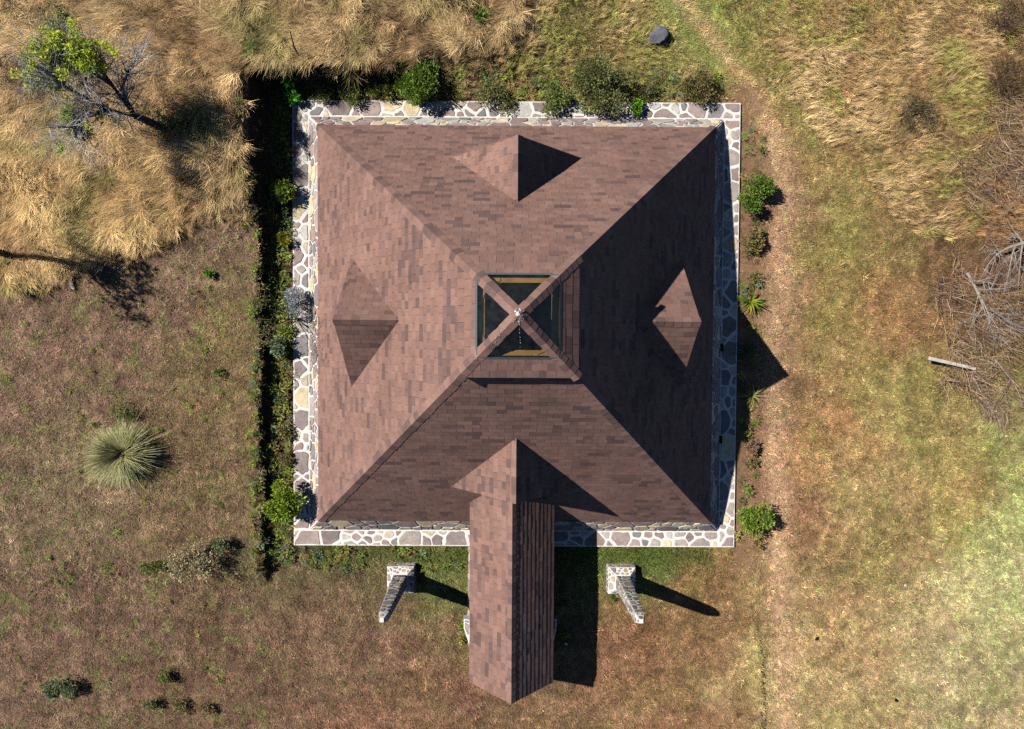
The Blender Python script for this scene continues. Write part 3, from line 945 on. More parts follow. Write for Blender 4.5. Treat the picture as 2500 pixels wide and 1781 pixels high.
# lush fringe under the terrace edge
fr_ = np.exp(-((y + 6.25) / .35) ** 2) * (np.abs(x) < 5.4)
c = c * (1 - .65 * fr_[:, None]) + np.array(lin((92, 112, 40))) * (.65 * fr_)[:, None] * rng.uniform(.7, 1.3, (x.size, 1))
sc = sc * (1 + .7 * fr_)
scatter('short_turf', 'short patchy brown and green turf around the house', 'turf', np.stack([x, y, z], -1), rot, sc, c, protos)
print('turf', len(x))

# -- tall dry grass combed flat by the wind
x, y = jit_grid(BX0, 2, 1.0, BY1, .075)
px, py = to_px(x, y, terrain(x, y) + .2)
keep = (soft_mask(px, py, TALL_W, 20) | (soft_mask(px, py - 26, TALL_W, 40, 26) & (rng.random(x.size) < .22))) & (px > -160) & (py > -160)
keep &= off_house(x, y, .5) & ~((x > -6.9) & (y < 6.3))
x, y, px, py = x[keep], y[keep], px[keep], py[keep]; z = terrain(x, y)
n1 = fbm(x * .55, y * .55, 121, 3); n2 = fbm(x * 1.6, y * 1.6, 127, 3)
ang = -1.75 + (n1 - .5) * 3.4 + (n2 - .5) * 3.0 - .9 * sstep(220, 90, py)
cl = fbm(x * 1.3, y * 1.3, 131, 4)
c1 = np.array(lin((222, 194, 144))); c2 = np.array(lin((184, 152, 112))); c3 = np.array(lin((172, 164, 108)))
f1 = np.clip((cl - .28) * 2.2, 0, 1)[:, None]
c = c2 * (1 - f1) + c1 * f1
gk = sstep(.56, .72, fbm(x * .8 + 9, y * .8, 137, 3))[:, None] * .8
c = c * (1 - gk) + c3 * gk
gold = (sstep(250, 420, py) * sstep(560, 300, px))[:, None] * .5
c = c * (1 - gold) + c * np.array([1.06, 1.01, .88]) * gold
c = c * np.exp(rng.normal(0, .32, (x.size, 1))) * 1.6 * np.array([1.03, 1.0, .97])
rot = np.stack([rng.uniform(-.2, .2, x.size), rng.uniform(-.15, .4, x.size), ang + rng.normal(0, .42, x.size) + (rng.random(x.size) < .07) * rng.uniform(-2.5, 2.5, x.size)], -1)
edge_ = soft_mask(px + 0, py + 26, TALL_W, 30, 30)
sc = (.5 + .75 * cl) * rng.uniform(.6, 1.3, x.size) * np.where(edge_, 1.0, .62)
protos = [blade_tuft('tall_tuft', 26, .08, .3, .7, .009, True, .42, 430 + i, 1.0, 4) for i in range(7)]
keep = rng.random(x.size) < (.55 + .7 * cl)
scatter('tall_dry_grass', 'tall straw coloured grass lying in windblown waves', 'grass', np.stack([x, y, z], -1)[keep], rot[keep], sc[keep], c[keep], protos)
print('tall', keep.sum())

# -- rough knee-high grass, upper middle and upper right
x, y = jit_grid(-4.5, BX1, 2.5, BY1, .09)
px, py = to_px(x, y, terrain(x, y) + .1)
mA = soft_mask(px, py, MID_NE, 30); mB = soft_mask(px, py, GREEN_N, 16); mC = soft_mask(px, py, BRUSH_E, 30)
keep = (((mA | mB | mC) & (px < 2420) & (py > -150))) & off_house(x, y, .03)
x, y, px, py, mB, mC = x[keep], y[keep], px[keep], py[keep], mB[keep], mC[keep]; z = terrain(x, y)
cl = fbm(x * 1.1, y * 1.1, 141, 4)
c1 = np.array(lin((220, 192, 142))); c2 = np.array(lin((180, 150, 108))); c3 = np.array(lin((172, 168, 98)))
f1 = np.clip((cl - .3) * 2.4, 0, 1)[:, None]; c = c2 * (1 - f1) + c1 * f1
gk = sstep(.50, .70, fbm(x * 1.3 + 9, y * 1.3, 147, 4)); gk = np.where(mB, np.clip(gk + .35 * sstep(1150, 1300, px), 0, 1), np.clip(gk * 1.1, 0, 1))[:, None]
c = c * (1 - gk) + c3 * gk
low = (mB & (px < 1080))[:, None]
c = np.where(low, c * .8, c)
c = np.where(mC[:, None], c * np.array([.82, .72, .72]), c)
c = c * np.exp(rng.normal(0, .32, (x.size, 1))) * 1.45 * np.array([1.04, 1.0, .95])
ang = -.6 + (fbm(x * .6, y * .6, 151, 3) - .5) * 7
rot = np.stack([rng.uniform(-.2, .2, x.size), rng.uniform(-.1, .3, x.size), ang + rng.normal(0, .85, x.size)], -1)
nearpath = np.abs(px - np.interp(py, [-200, 0, 120, 220, 330, 480], [1440, 1518, 1610, 1690, 1725, 1740]))
sc = (.30 + .5 * cl) * rng.uniform(.6, 1.3, x.size) * (.35 + .65 * sstep(25, 130, nearpath))
protos = [blade_tuft('rough_tuft', 20, .08, .18, .5, .011, True, .7, 460 + i, .95, 3) for i in range(5)]
keep = (rng.random(x.size) < (.45 + .8 * cl)) & (nearpath > 26 + 10 * rng.random(x.size))
scatter('rough_grass', 'rough mixed dry and green grass along the top and right', 'grass', np.stack([x, y, z], -1)[keep], rot[keep], sc[keep], c[keep], protos)
print('rough', keep.sum())

# -- low leafy weeds in the beds, along the back edge and scattered over the left lawn
def weed_tuft(name, n, rad, h, L, W, seed):
    r = random.Random(seed); V = []; F = []; S = []
    for i in range(n):
        t = r.uniform(0, 6.283); q = rad * math.sqrt(r.random()); zz = h * r.uniform(.2, 1)
        p = Vector((math.cos(t) * q, math.sin(t) * q, zz)); a = r.uniform(0, 6.283); e_ = r.uniform(-.2, .7)
        d = Vector((math.cos(a) * math.cos(e_), math.sin(a) * math.cos(e_), math.sin(e_))); sd = Vector((-math.sin(a), math.cos(a), r.uniform(-.3, .3)))
        l = L * r.uniform(.6, 1.3); w = W * r.uniform(.7, 1.2) * .5; o = len(V)
        V += [tuple(p), tuple(p + d * l * .45 + sd * w), tuple(p + d * l), tuple(p + d * l * .45 - sd * w)]; F.append((o, o + 1, o + 2, o + 3)); S += [r.uniform(.6, 1.4)] * 4
    me = bpy.data.meshes.new(name); me.from_pydata(V, [], F)
    a = me.attributes.new('shade', 'FLOAT', 'POINT'); a.data.foreach_set('value', S); me.materials.append(M_grass)
    return bpy.data.objects.new(name, me)
x, y = jit_grid(-13.5, 8.0, -10, 8.0, .11)
px, py = to_px(x, y, terrain(x, y))
nz_ = fbm(x * 1.2, y * 1.2, 171, 3); n3 = fbm(x * 3.4 + 7, y * 3.4, 173, 3)
dm_ = np.maximum(np.abs(x), np.abs(y))
pb = np.zeros(x.size)
pb = np.where((x < -6.0) & (x > -6.62) & (np.abs(y) < 6.5), .55 + 1.2 * (nz_ - .35), pb)          # trench
pb = np.where((y > 6.0) & (y < 6.75) & (x > -6.4) & (x < 5.6), .35 + 1.4 * (nz_ - .35), pb)       # back edge
pb = np.where((x > 6.0) & (x < 6.6) & (np.abs(y) < 6.2), .10 + .5 * (nz_ - .5), pb)              # right bed
pb = np.where((x < -6.68) & (x > -7.05) & (y > -6.5) & (y < 4), .5, pb)                          # lip of the bank
pb = np.where((px < 560) & (py > 520),   .32 * sstep(.61, .74, n3 + (nz_ - .5) * .3), pb)           # left lawn
pb = np.where((y < -6.0) & (y > -6.7) & (x < -1.2) & (x > -5.8), .16 + .5 * (nz_ - .4), pb)       # front strip
keep = (rng.random(x.size) < pb) & off_house(x, y, .05)
x, y, px, py = x[keep], y[keep], px[keep], py[keep]; z = terrain(x, y)
pal = np.array([lin(c) for c in ((120, 138, 60), (140, 150, 66), (104, 116, 60), (150, 140, 74), (128, 108, 70), (110, 130, 92))])
ci_ = rng.integers(0, len(pal), x.size); ci_ = np.where((px < 560) & (py > 520) & (ci_ == 5), 3, ci_)
c = pal[ci_] * np.exp(rng.normal(0, .2, (x.size, 1))) * 1.1
sc = rng.uniform(.6, 1.3, x.size) * np.where((px < 560) & (py > 520), .6, 1.0)
protos = [weed_tuft('weed_tuft', 34, .09, .14, .07, .03, 480 + i) for i in range(4)] + [weed_tuft('weed_tuft', 26, .08, .2, .1, .016, 490 + i) for i in range(3)]
rot = np.stack([rng.uniform(-.2, .2, x.size), rng.uniform(-.2, .2, x.size), rng.uniform(0, 6.283, x.size)], -1)
scatter('low_weeds', 'low leafy weeds filling the beds and dotting the left lawn', 'weeds', np.stack([x, y, z], -1), rot, sc, c, protos)

# ================================================================== PLANTS
def leaf(mb, p, d, n, L, W, c):
    d = d.normalized(); s = d.cross(n)
    if s.length < 1e-4: s = Vector((1, 0, 0))
    s.normalize(); u = s.cross(d)
    mb.add([p, p + d * L * .45 + s * W * .5 + u * L * .06, p + d * L, p + d * L * .45 - s * W * .5 + u * L * .06], [(0, 1, 2, 3)], c)

def shade_of(c, r, lo=.65, hi=1.35):
    k_ = r.uniform(lo, hi); h = r.uniform(-.1, .1)
    return (c[0] * k_ * (1 + h), c[1] * k_, c[2] * k_ * (1 - h))

def rand_dir(r):
    while True:
        v = Vector((r.uniform(-1, 1), r.uniform(-1, 1), r.uniform(-1, 1)))
        if .05 < v.length < 1: return v.normalized()

def shrub(px, py, rad, h, cols, label, name='shrub', leaves=1500, L=.075, W=.035, seed=0, squash=(1, 1), clumps=None, flowers=None, base=None, bare=0, bark=(100, 82, 66)):
    r = random.Random(seed * 13 + 5)
    P = at(px, py) if base is None else base
    # the pixel marks the middle of the crown: step back to its foot
    mid_ = at(px, py, P.z + h * .6) if base is None else P
    foot = Vector((mid_.x, mid_.y, float(terrain(np.array([mid_.x]), np.array([mid_.y]))[0])))
    e = empty(name, foot, label, 'shrub')
    ncl = clumps or max(7, int(9 + rad * 14))
    cen = []
    for i in range(ncl):
        t = r.uniform(0, 6.283); q = rad * math.sqrt(r.random()) * .8
        rf = .26 if name != 'dry_weed' else .14
        zz = h * (.35 + .5 * math.sqrt(max(0, 1 - (q / rad) ** 2)) * r.uniform(.5, 1.1))
        cen.append((Vector((math.cos(t) * q * squash[0], math.sin(t) * q * squash[1], zz)), rad * r.uniform(rf, rf + .2)))
    st = MB(); bc = lin(bark)
    for c_, cr in cen:
        mid2 = c_ * .5 + Vector((r.uniform(-.05, .05), r.uniform(-.05, .05), .02))
        st.tube([Vector((0, 0, -.03)), mid2, c_], [.014, .010, .004], 4, bc)
        for k_ in range(3 + bare):
            st.tube([c_, c_ + rand_dir(r) * cr * (1.0 + .2 * (bare > 0))], [.004, .0015], 3, bc)
    st.build('stems', M_bark, e)
    lf = MB()
    for i in range(leaves):
        c_, cr = cen[r.randrange(ncl)]
        d = rand_dir(r); p = c_ + d * cr * (r.random() ** .4)
        if p.z < .02: p.z = .02 + r.random() * .05
        dd = (d + Vector((0, 0, .5)) + rand_dir(r) * .7)
        leaf(lf, p, dd, (Vector((0, 0, 1)) + rand_dir(r) * .9).normalized(), L * r.uniform(.6, 1.3), W * r.uniform(.7, 1.2), shade_of(lin(cols[r.randrange(len(cols))]), r, 1.0, 2.1))
    lf.build('foliage', M_leaf, e)
    if flowers:
        fl = MB()
        for i in range(flowers[1]):
            c_, cr = cen[r.randrange(ncl)]
            p = c_ + Vector((r.uniform(-1, 1) * cr, r.uniform(-1, 1) * cr, cr * r.uniform(.7, 1.05)))
            for k_ in range(4):
                leaf(fl, p, Vector((math.cos(k_ * 1.57 + i), math.sin(k_ * 1.57 + i), .4)), Vector((0, 0, 1)), .028, .024, lin(flowers[0]))
        fl.build('flowers', M_leaf, e)
    return e

def rosette(px, py, rad, cols, label, n=40, name='yucca', w=.035, seed=0, z0=0, rise=.6):
    r = random.Random(seed + 77)
    P = at(px, py); e = empty(name, P, label, 'plant')
    cr = MB(); cr.tube([Vector((0, 0, -.05)), Vector((0, 0, .05 + z0))], [.05, .035], 7, lin((96, 82, 60))); cr.build('stem', M_bark, e)
    mb = MB()
    for i in range(n):
        t = r.uniform(0, 6.283); el = r.uniform(.15, 1.35); L = rad * r.uniform(.7, 1.15)
        D = Vector((math.cos(t), math.sin(t), 0)); S = Vector((-D.y, D.x, 0))
        c = shade_of(lin(cols[r.randrange(len(cols))]), r, .75, 1.25)
        p = Vector((0, 0, .04 + z0)) + D * .02; a = el; V = []; seg = 5
        for k_ in range(seg + 1):
            f_ = k_ / seg; ww = w * (math.sin(math.pi * min(1, .25 + .75 * (1 - f_)) * .5)) * (1 - f_ ** 3) * .5 + .001
            V += [p - S * ww + Vector((0, 0, ww * .5)), p.copy(), p + S * ww + Vector((0, 0, ww * .5))]
            p = p + (D * math.cos(a) + Vector((0, 0, math.sin(a)))) * L / seg; a -= .9 / seg * r.uniform(.6, 1.4)
        F = []
        for k_ in range(seg):
            o = k_ * 3; F += [(o, o + 1, o + 4, o + 3), (o + 1, o + 2, o + 5, o + 4)]
        mb.add(V, F, c)
    mb.build('leaves', M_blade, e)
    return e

GRN = [(98, 126, 54), (120, 146, 62), (84, 108, 50)]
BRT = [(158, 176, 54), (134, 156, 50), (110, 134, 48)]
DKG = [(92, 106, 62), (104, 116, 68), (118, 116, 74)]
OLV = [(132, 134, 80), (116, 120, 72), (146, 138, 90)]
SIL = [(180, 186, 190), (156, 164, 170), (196, 198, 200)]
BLU = [(126, 146, 108), (144, 160, 124), (108, 126, 92)]
BRN = [(150, 118, 78), (130, 104, 70), (120, 118, 68)]

# right-hand bed
shrub(1688, 436, .50, .62, GRN + [(104, 134, 44)], 'round green shrub in the right bed, nearest the back corner', leaves=2600, seed=1)
shrub(1674, 532, .34, .42, BRN + OLV, 'brownish half dry shrub below the first round green one, right bed', leaves=900, seed=2, bare=4)
shrub(1685, 556, .14, .25, [(190, 160, 30), (150, 130, 40)], 'small yellow leaved plant beside the half dry shrub, right bed', name='low_plant', leaves=150, seed=3, L=.06)
shrub(1684, 1156, .48, .60, GRN + BRT[:1], 'round green shrub in the right bed, nearest the front corner', leaves=2600, seed=4, flowers=((220, 170, 40), 14))
shrub(1672, 996, .20, .28, BRN + [(150, 110, 90)], 'small rusty flowering plant low in the right bed', name='low_plant', leaves=260, seed=5, flowers=((150, 110, 190), 5))
shrub(1672, 1030, .18, .2, OLV + BRN, 'sparse olive weed just below the rusty flowering plant', name='low_plant', leaves=140, seed=6, bare=3)
shrub(1690, 1190 + 22, .13, .18, BRN, 'tiny dried plant at the front end of the right bed', name='low_plant', leaves=90, seed=7, flowers=((220, 180, 50), 4))
shrub(1680, 640 - 22, .17, .2, GRN + BRN, 'scrawny weed above the bright strappy plant, right bed', name='low_plant', leaves=110, seed=8, bare=4)
rosette(1670, 672, .46, [(104, 136, 30), (140, 156, 40), (84, 116, 30), (190, 176, 60)], 'bright green strappy plant in the right bed, half way along', n=34, w=.05, seed=1, name='agave')
rosette(1660, 782, .42, [(84, 96, 66), (104, 112, 80)], 'dull narrow leaved rosette inside the triangular roof shadow', n=46, w=.022, seed=2)
rosette(1673, 882, .38, [(170, 168, 96), (140, 150, 70), (196, 188, 120)], 'pale yellow-green rosette just below the triangular shadow', n=52, w=.03, seed=3)
# along the back of the terrace
shrub(938, 188, .60, .85, GRN + BRT[1:], 'large leafy green bush against the back terrace edge, left', leaves=4200, seed=10, L=.085, W=.04)
shrub(1352, 178, .85, .9, DKG + OLV, 'big dark olive bush on the back bank, right of centre', leaves=6000, seed=11, L=.06)
shrub(1556, 190, .46, .6, DKG + BRN, 'dark brownish bush near the back right terrace corner', leaves=1900, seed=12, L=.055, bare=3)
shrub(1090, 205, .42, .5, DKG + OLV, 'grey-green sprawling shrub hanging over the back terrace edge', leaves=1300, seed=13, L=.05)
shrub(1130, 238, .22, .3, OLV, 'straggly shrub spilling onto the back paving', name='low_plant', leaves=420, seed=131, L=.05)
shrub(1230, 215, .5, .45, OLV + GRN, 'wide loose green shrub on the back edge left of the dark bush', leaves=1500, seed=14, L=.06)
shrub(1310, 232, .3, .3, GRN + OLV, 'low green growth creeping over the back paving', name='low_plant', leaves=520, seed=141, L=.06)
shrub(1417, 240, .2, .34, [(96, 150, 30), (120, 170, 40)], 'small bright green sprig at the foot of the big dark bush', name='low_plant', leaves=300, seed=15, L=.09, W=.05)
shrub(1440, 205, .3, .35, DKG, 'small dark shrub behind the bright green sprig', name='low_plant', leaves=420, seed=151, L=.05)
shrub(780, 205, .42, .4, GRN + OLV, 'low spreading green plant at the back edge, left part', name='low_plant', leaves=900, seed=16, L=.06)
shrub(845, 207, .34, .38, BRT[1:] + OLV, 'yellow-green low plant left of the large leafy bush', name='low_plant', leaves=700, seed=17, L=.06)
shrub(720, 210, .3, .3, DKG + OLV, 'dark low plant at the back edge near the left corner', name='low_plant', leaves=500, seed=171, L=.06)
shrub(750, 155, .28, .35, [(176, 160, 110), (150, 132, 84), (200, 190, 150)], 'dry cream flowered weed on the bank above the back edge', name='low_plant', leaves=380, seed=18, L=.05, bare=3)
rosette(1150, 218, .25, [(150, 170, 60), (170, 180, 80)], 'small pale rosette at the back edge, middle', n=22, w=.03, seed=4)
# trench on the left
shrub(645, 180, .22, .5, [(70, 150, 40), (90, 170, 50), (60, 120, 40)], 'bright green leafy plant in the dark back left trench corner', name='low_plant', leaves=160, seed=20, L=.14, W=.07)
shrub(654, 217, .17, .4, [(80, 150, 50), (100, 170, 60)], 'small bright green plant at the back left terrace corner', name='low_plant', leaves=120, seed=21, L=.13, W=.07)
shrub(584, 145, .2, .35, [(90, 140, 50), (110, 150, 60)], 'green tuft on top of the bank at its corner', name='low_plant', leaves=110, seed=22, L=.12, W=.05)
shrub(565, 270, .26, .5, [(170, 150, 110), (120, 140, 60), (190, 170, 130)], 'dry flowering weed on the bank edge above the trench', name='low_plant', leaves=260, seed=23, bare=5)
shrub(628, 425, .30, .55, BRT + GRN, 'light green shrub in the left trench, upper part', leaves=1100, seed=24, L=.08, W=.045)
shrub(632, 535, .2, .35, [(170, 150, 40), (130, 130, 40), (90, 110, 40)], 'yellowish plant in the left trench below the light green shrub', name='low_plant', leaves=300, seed=25)
rosette(620, 360, .26, [(110, 124, 100), (90, 104, 84)], 'thin grey-green rosette deep in the trench shadow', n=40, w=.012, seed=5)
rosette(625, 640, .30, [(150, 160, 80), (120, 140, 60)], 'pale spiky rosette in the trench above the silver shrub', n=34, w=.03, seed=6)
rosette(624, 866, .34, [(176, 176, 110), (140, 150, 80), (196, 190, 130)], 'pale variegated spiky rosette in the trench below the blue-green plant', n=36, w=.032, seed=7)
rosette(632, 906, .24, [(70, 130, 30), (90, 150, 40)], 'small vivid green rosette under the variegated one, left trench', n=20, w=.05, seed=8, name='agave')
shrub(655, 672, .38, .75, SIL, 'silver grey shrub standing against the left terrace edge', leaves=2200, seed=26, L=.06, W=.02)
shrub(625, 772, .26, .5, BLU, 'blue-green leafy plant in the left trench', leaves=700, seed=27, L=.09, W=.06)
shrub(634, 735, .2, .3, BRT, 'lime green low plant between silver shrub and blue-green plant', name='low_plant', leaves=280, seed=28)
shrub(632, 965, .24, .3, OLV + BRN, 'mixed brown and olive ground plant in the lower trench', name='low_plant', leaves=340, seed=29)
shrub(634, 1020, .22, .28, DKG + BRN, 'dark straggly plant in the lower trench above the big lime bush', name='low_plant', leaves=300, seed=291)
shrub(600, 480, .2, .35, DKG + OLV, 'dark weed on the bank face beside the upper trench', name='low_plant', leaves=260, seed=292)
shrub(630, 1112, .50, 1.15, BRT, 'tall lime green bush beside the front left terrace corner', leaves=3600, seed=30, L=.08, W=.045)
# left lawn
shrub(340, 1259, .34, .55, GRN + OLV, 'small dark green bush on the left lawn beside pale dry weeds', leaves=800, seed=31, squash=(1.2, .7), L=.07, W=.03)
shrub(425, 1250, .72, .7, [(206, 188, 156), (184, 166, 130), (130, 132, 84), (160, 150, 110)], 'loose pale dried weed with cream seed heads, left lawn', name='dry_weed', leaves=1500, seed=32, L=.055, W=.035, squash=(1, .95), bare=4, clumps=30, bark=(150, 130, 100))
shrub(495, 1215, .24, .45, DKG + BLU, 'grey-green bushy plant right of the pale dried weed', leaves=500, seed=33, L=.06)
shrub(130, 1532, .36, .5, BLU + DKG, 'blue-green bush alone in the lower left corner', leaves=1300, seed=34, L=.07, squash=(1.3, .8))
shrub(368, 1508, .22, .3, GRN + OLV, 'small round green tuft above the lower left weeds', name='low_plant', leaves=420, seed=35, L=.05)
shrub(335, 1568, .2, .3, DKG + OLV, 'dark green weed near the bottom edge, left one of three', name='low_plant', leaves=330, seed=36, L=.05)
shrub(395, 1577, .26, .3, DKG + OLV + BRN, 'olive weed near the bottom edge, middle one of three', name='low_plant', leaves=380, seed=37, L=.05)
shrub(460, 1580, .24, .3, OLV + BRN, 'thin brown-green weed near the bottom edge, right one of three', name='low_plant', leaves=240, seed=38, L=.05, bare=3)
shrub(465, 609, .13, .15, [(84, 130, 30), (100, 150, 40)], 'small bright green clump on the upper left lawn', name='low_plant', leaves=200, seed=39, L=.06)
shrub(706, 1238, .15, .15, BLU, 'small blue-green weed below the front left terrace edge', name='low_plant', leaves=120, seed=40, L=.09, W=.05)
shrub(488, 832, .17, .14, GRN + OLV, 'flat green weed in the middle of the left lawn', name='low_plant', leaves=200, seed=41, L=.05)
shrub(1035, 1395, .16, .25, GRN + BRT, 'green weed at the left foot of the porch', name='low_plant', leaves=160, seed=42, L=.08, W=.03)
shrub(1030, 1425, .12, .2, [(190, 170, 60), (120, 130, 50)], 'yellowish weed at the left porch pier', name='low_plant', leaves=90, seed=43, L=.07, W=.03)
shrub(1363, 1330, .1, .12, GRN, 'tiny green weed under the right pillar', name='low_plant', leaves=70, seed=44, L=.08, W=.03)
shrub(1255, 1415, .12, .16, GRN, 'tiny weed in the porch shadow', name='low_plant', leaves=70, seed=45, L=.08, W=.03)
shrub(1070, 35, .24, .4, [(96, 140, 40), (80, 110, 40)], 'green leafy weed in the dark hollow at the top edge', name='low_plant', leaves=220, seed=46, L=.1, W=.04)
shrub(130, 55, .34, .5, [(190, 190, 140), (110, 130, 60), (150, 156, 96), (90, 110, 50)], 'cream flowering shrub in the upper left grass', leaves=800, seed=47, L=.05, W=.035)
shrub(40, 40, .7, .4, [(90, 74, 56), (112, 90, 62)], 'dark brown dead bush at the upper left corner', name='dead_bush', leaves=900, seed=48, L=.1, W=.012, bare=8)
shrub(1020, 5, .5, .45, [(104, 84, 62), (120, 96, 70), (90, 84, 48)], 'dark dry bush at the top edge above the hollow', name='dead_bush', leaves=900, seed=49, L=.1, W=.014, bare=6)
shrub(2240, 30, .7, .5, [(110, 84, 66), (128, 98, 72), (92, 76, 56)], 'dark dry mound of brush at the top right corner', name='dead_bush', leaves=1300, seed=50, L=.12, W=.012, bare=10)
shrub(2250, 170, .7, .5, [(112, 84, 68), (96, 74, 60), (100, 96, 56)], 'brown dead bush on the right edge below the corner mound', name='dead_bush', leaves=1300, seed=51, L=.12, W=.012, bare=10)
shrub(2045, 250, .6, .55, [(112, 116, 76), (128, 120, 70), (96, 90, 66)], 'thin grey-green thorny shrub in the upper right grass', name='thorn_shrub', leaves=900, seed=52, L=.06, W=.02, bare=12)

# big rounded tussock on the left lawn
def tussock(px, py):
    r = random.Random(3)
    P = at(px, py); e = empty('tussock_grass', P, 'big round pale green grass tussock alone on the left lawn', 'plant')
    mb = MB()
    for i in range(2300):
        t = r.uniform(0, 6.283); q = r.random() ** .5
        D = Vector((math.cos(t), math.sin(t), 0)); S = Vector((-D.y, D.x, 0))
        L = r.uniform(.58, .95) * (1.4 if r.random() < .07 else 1) * (1 + .10 * math.sin(t * 2 + .6) + .07 * math.sin(t * 5 + 1.9))
        a = math.radians(r.uniform(32, 86)) if r.random() > .2 else math.radians(r.uniform(8, 35))
        p = D * q * .16 + Vector((0, 0, .02)); V = []; seg = 5; w = r.uniform(.006, .011)
        cc = shade_of(lin(r.choice(((206, 202, 146), (180, 182, 118), (222, 212, 164), (150, 158, 88)))), r, .75, 1.25)
        drop = r.uniform(.9, 1.7)
        for k_ in range(seg + 1):
            f_ = k_ / seg; ww = w * (1 - .85 * f_)
            V += [p - S * ww, p + S * ww]
            p = p + (D * math.cos(a) + Vector((0, 0, math.sin(a)))) * L / seg
            a -= drop / seg * (.5 + f_)
            if p.z < .03: p.z = .03
        mb.add(V, [(2 * k_, 2 * k_ + 1, 2 * k_ + 3, 2 * k_ + 2) for k_ in range(seg)], cc)
    mb.build('blades', M_blade, e)
    c = MB(); c.tube([Vector((0, 0, -.05)), Vector((0, 0, .1))], [.2, .14], 9, lin((110, 100, 60))); c.build('crown', M_bark, e)
tussock(283, 1008)
shrub(278, 918, .32, .3, GRN + OLV, 'green clump just above the big round tussock', name='low_plant', leaves=600, seed=60, L=.07, W=.02)

# ------------------------------------------------------------------ branches and trees
def branch(mb, p, d, L, r0, depth, r, c, tips, bend=.25, flat=None, nsub=(2, 4), shrink=.68, n=5):
    seg = 4; pts = [p]; rad = [r0]; dd = d.normalized()
    for i in range(seg):
        dd = (dd + rand_dir(r) * bend * .5)
        if flat is not None: dd.z *= flat
        dd.normalize(); p = p + dd * L / seg; pts.append(p); rad.append(r0 * (1 - .55 * (i + 1) / seg))
    mb.tube(pts, rad, n if depth > 1 else 3, c)
    if depth == 0: tips.append(pts[-1]); return
    for k_ in range(r.randint(*nsub)):
        i = r.randint(1, seg); q = pts[i]
        nd = (dd * .8 + rand_dir(r) * .9); 
        if flat is not None: nd.z *= flat
        branch(mb, q, nd, L * shrink * r.uniform(.7, 1.2), max(.002, rad[i] * .6), depth - 1, r, c, tips, bend, flat, nsub, shrink, n)
    branch(mb, pts[-1], dd, L * shrink, rad[-1], depth - 1, r, c, tips, bend, flat, nsub, shrink, n)

# half bare tree, upper left
r = random.Random(21)
tb = at(385, 300)
tree = empty('half_bare_tree', tb, 'leaning half bare tree with a bright green crown in the upper left grass', 'tree')
bc = lin((92, 82, 76)); gz0 = tb.z
mb = MB(); tips = []; tw = MB()
def W2(px, py, h): return at(px, py, gz0 + h) - tb
fork = W2(300, 258, .9)
mb.tube([Vector((0, 0, -.1)), Vector((-.1, .06, .45)), fork], [.11, .095, .08], 8, bc)
limbs = [[fork, W2(250, 190, 1.5), W2(215, 140, 2.0)], [fork, W2(240, 245, 1.6), W2(165, 205, 2.2), W2(120, 175, 2.5)],
         [fork, W2(270, 200, 1.3), W2(290, 150, 1.8)], [W2(240, 245, 1.6), W2(190, 262, 1.9), W2(160, 285, 2.1)], [W2(250, 190, 1.5), W2(190, 150, 2.1), W2(140, 130, 2.4)]]
for l in limbs:
    mb.tube(l, [.05 * (.72 ** i) for i in range(len(l))], 6, bc)
    for i in range(1, len(l)):
        d = l[i] - l[i - 1]
        for k_ in range(8 if i < len(l) - 1 else 11):
            branch(tw, l[i - 1].lerp(l[i], r.uniform(.3, 1)), d.normalized() + rand_dir(r) * .9, r.uniform(.38, .65), .016, 2, r, lin((206, 196, 194)), tips, .4, None, (4, 6), .72)
mb.build('trunk', M_bark, tree); tw.build('twigs', M_bark, tree)
lf = MB()
crown = [(150, 108, 2.5, .55, 30), (110, 140, 2.5, .5, 26), (185, 120, 2.4, .45, 24), (85, 175, 2.4, .32, 12), (120, 190, 2.3, .35, 9), (195, 165, 2.1, .4, 9), (178, 290, 1.9, .42, 18), (160, 265, 2.0, .3, 8), (235, 265, 1.5, .4, 6)]
for (cx_, cy_, h, rr, ncl) in crown:
    c0 = W2(cx_, cy_, h)
    for k_ in range(ncl):
        q = c0 + Vector((r.gauss(0, rr * .55), r.gauss(0, rr * .5), r.gauss(0, rr * .3)))
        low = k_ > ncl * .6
        for m_ in range(60):
            p = q + rand_dir(r) * .13 * r.random() ** .5
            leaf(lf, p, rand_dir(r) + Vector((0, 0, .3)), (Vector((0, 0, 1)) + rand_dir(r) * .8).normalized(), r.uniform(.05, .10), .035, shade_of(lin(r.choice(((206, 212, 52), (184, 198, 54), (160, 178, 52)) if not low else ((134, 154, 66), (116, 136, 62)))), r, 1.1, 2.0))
lf.build('crown', M_leaf, tree)
shrub(378, 268, .9, .55, DKG + [(112, 136, 74), (136, 130, 84)], 'dark green undergrowth round the foot of the leaning tree', leaves=1500, seed=70, squash=(1.15, .6), L=.07)
shrub(30, 160, .6, .7, [(150, 140, 136), (130, 120, 116)], 'bare grey bush on the left edge beside the leaning tree', name='dead_bush', leaves=500, seed=71, L=.12, W=.008, bare=16)

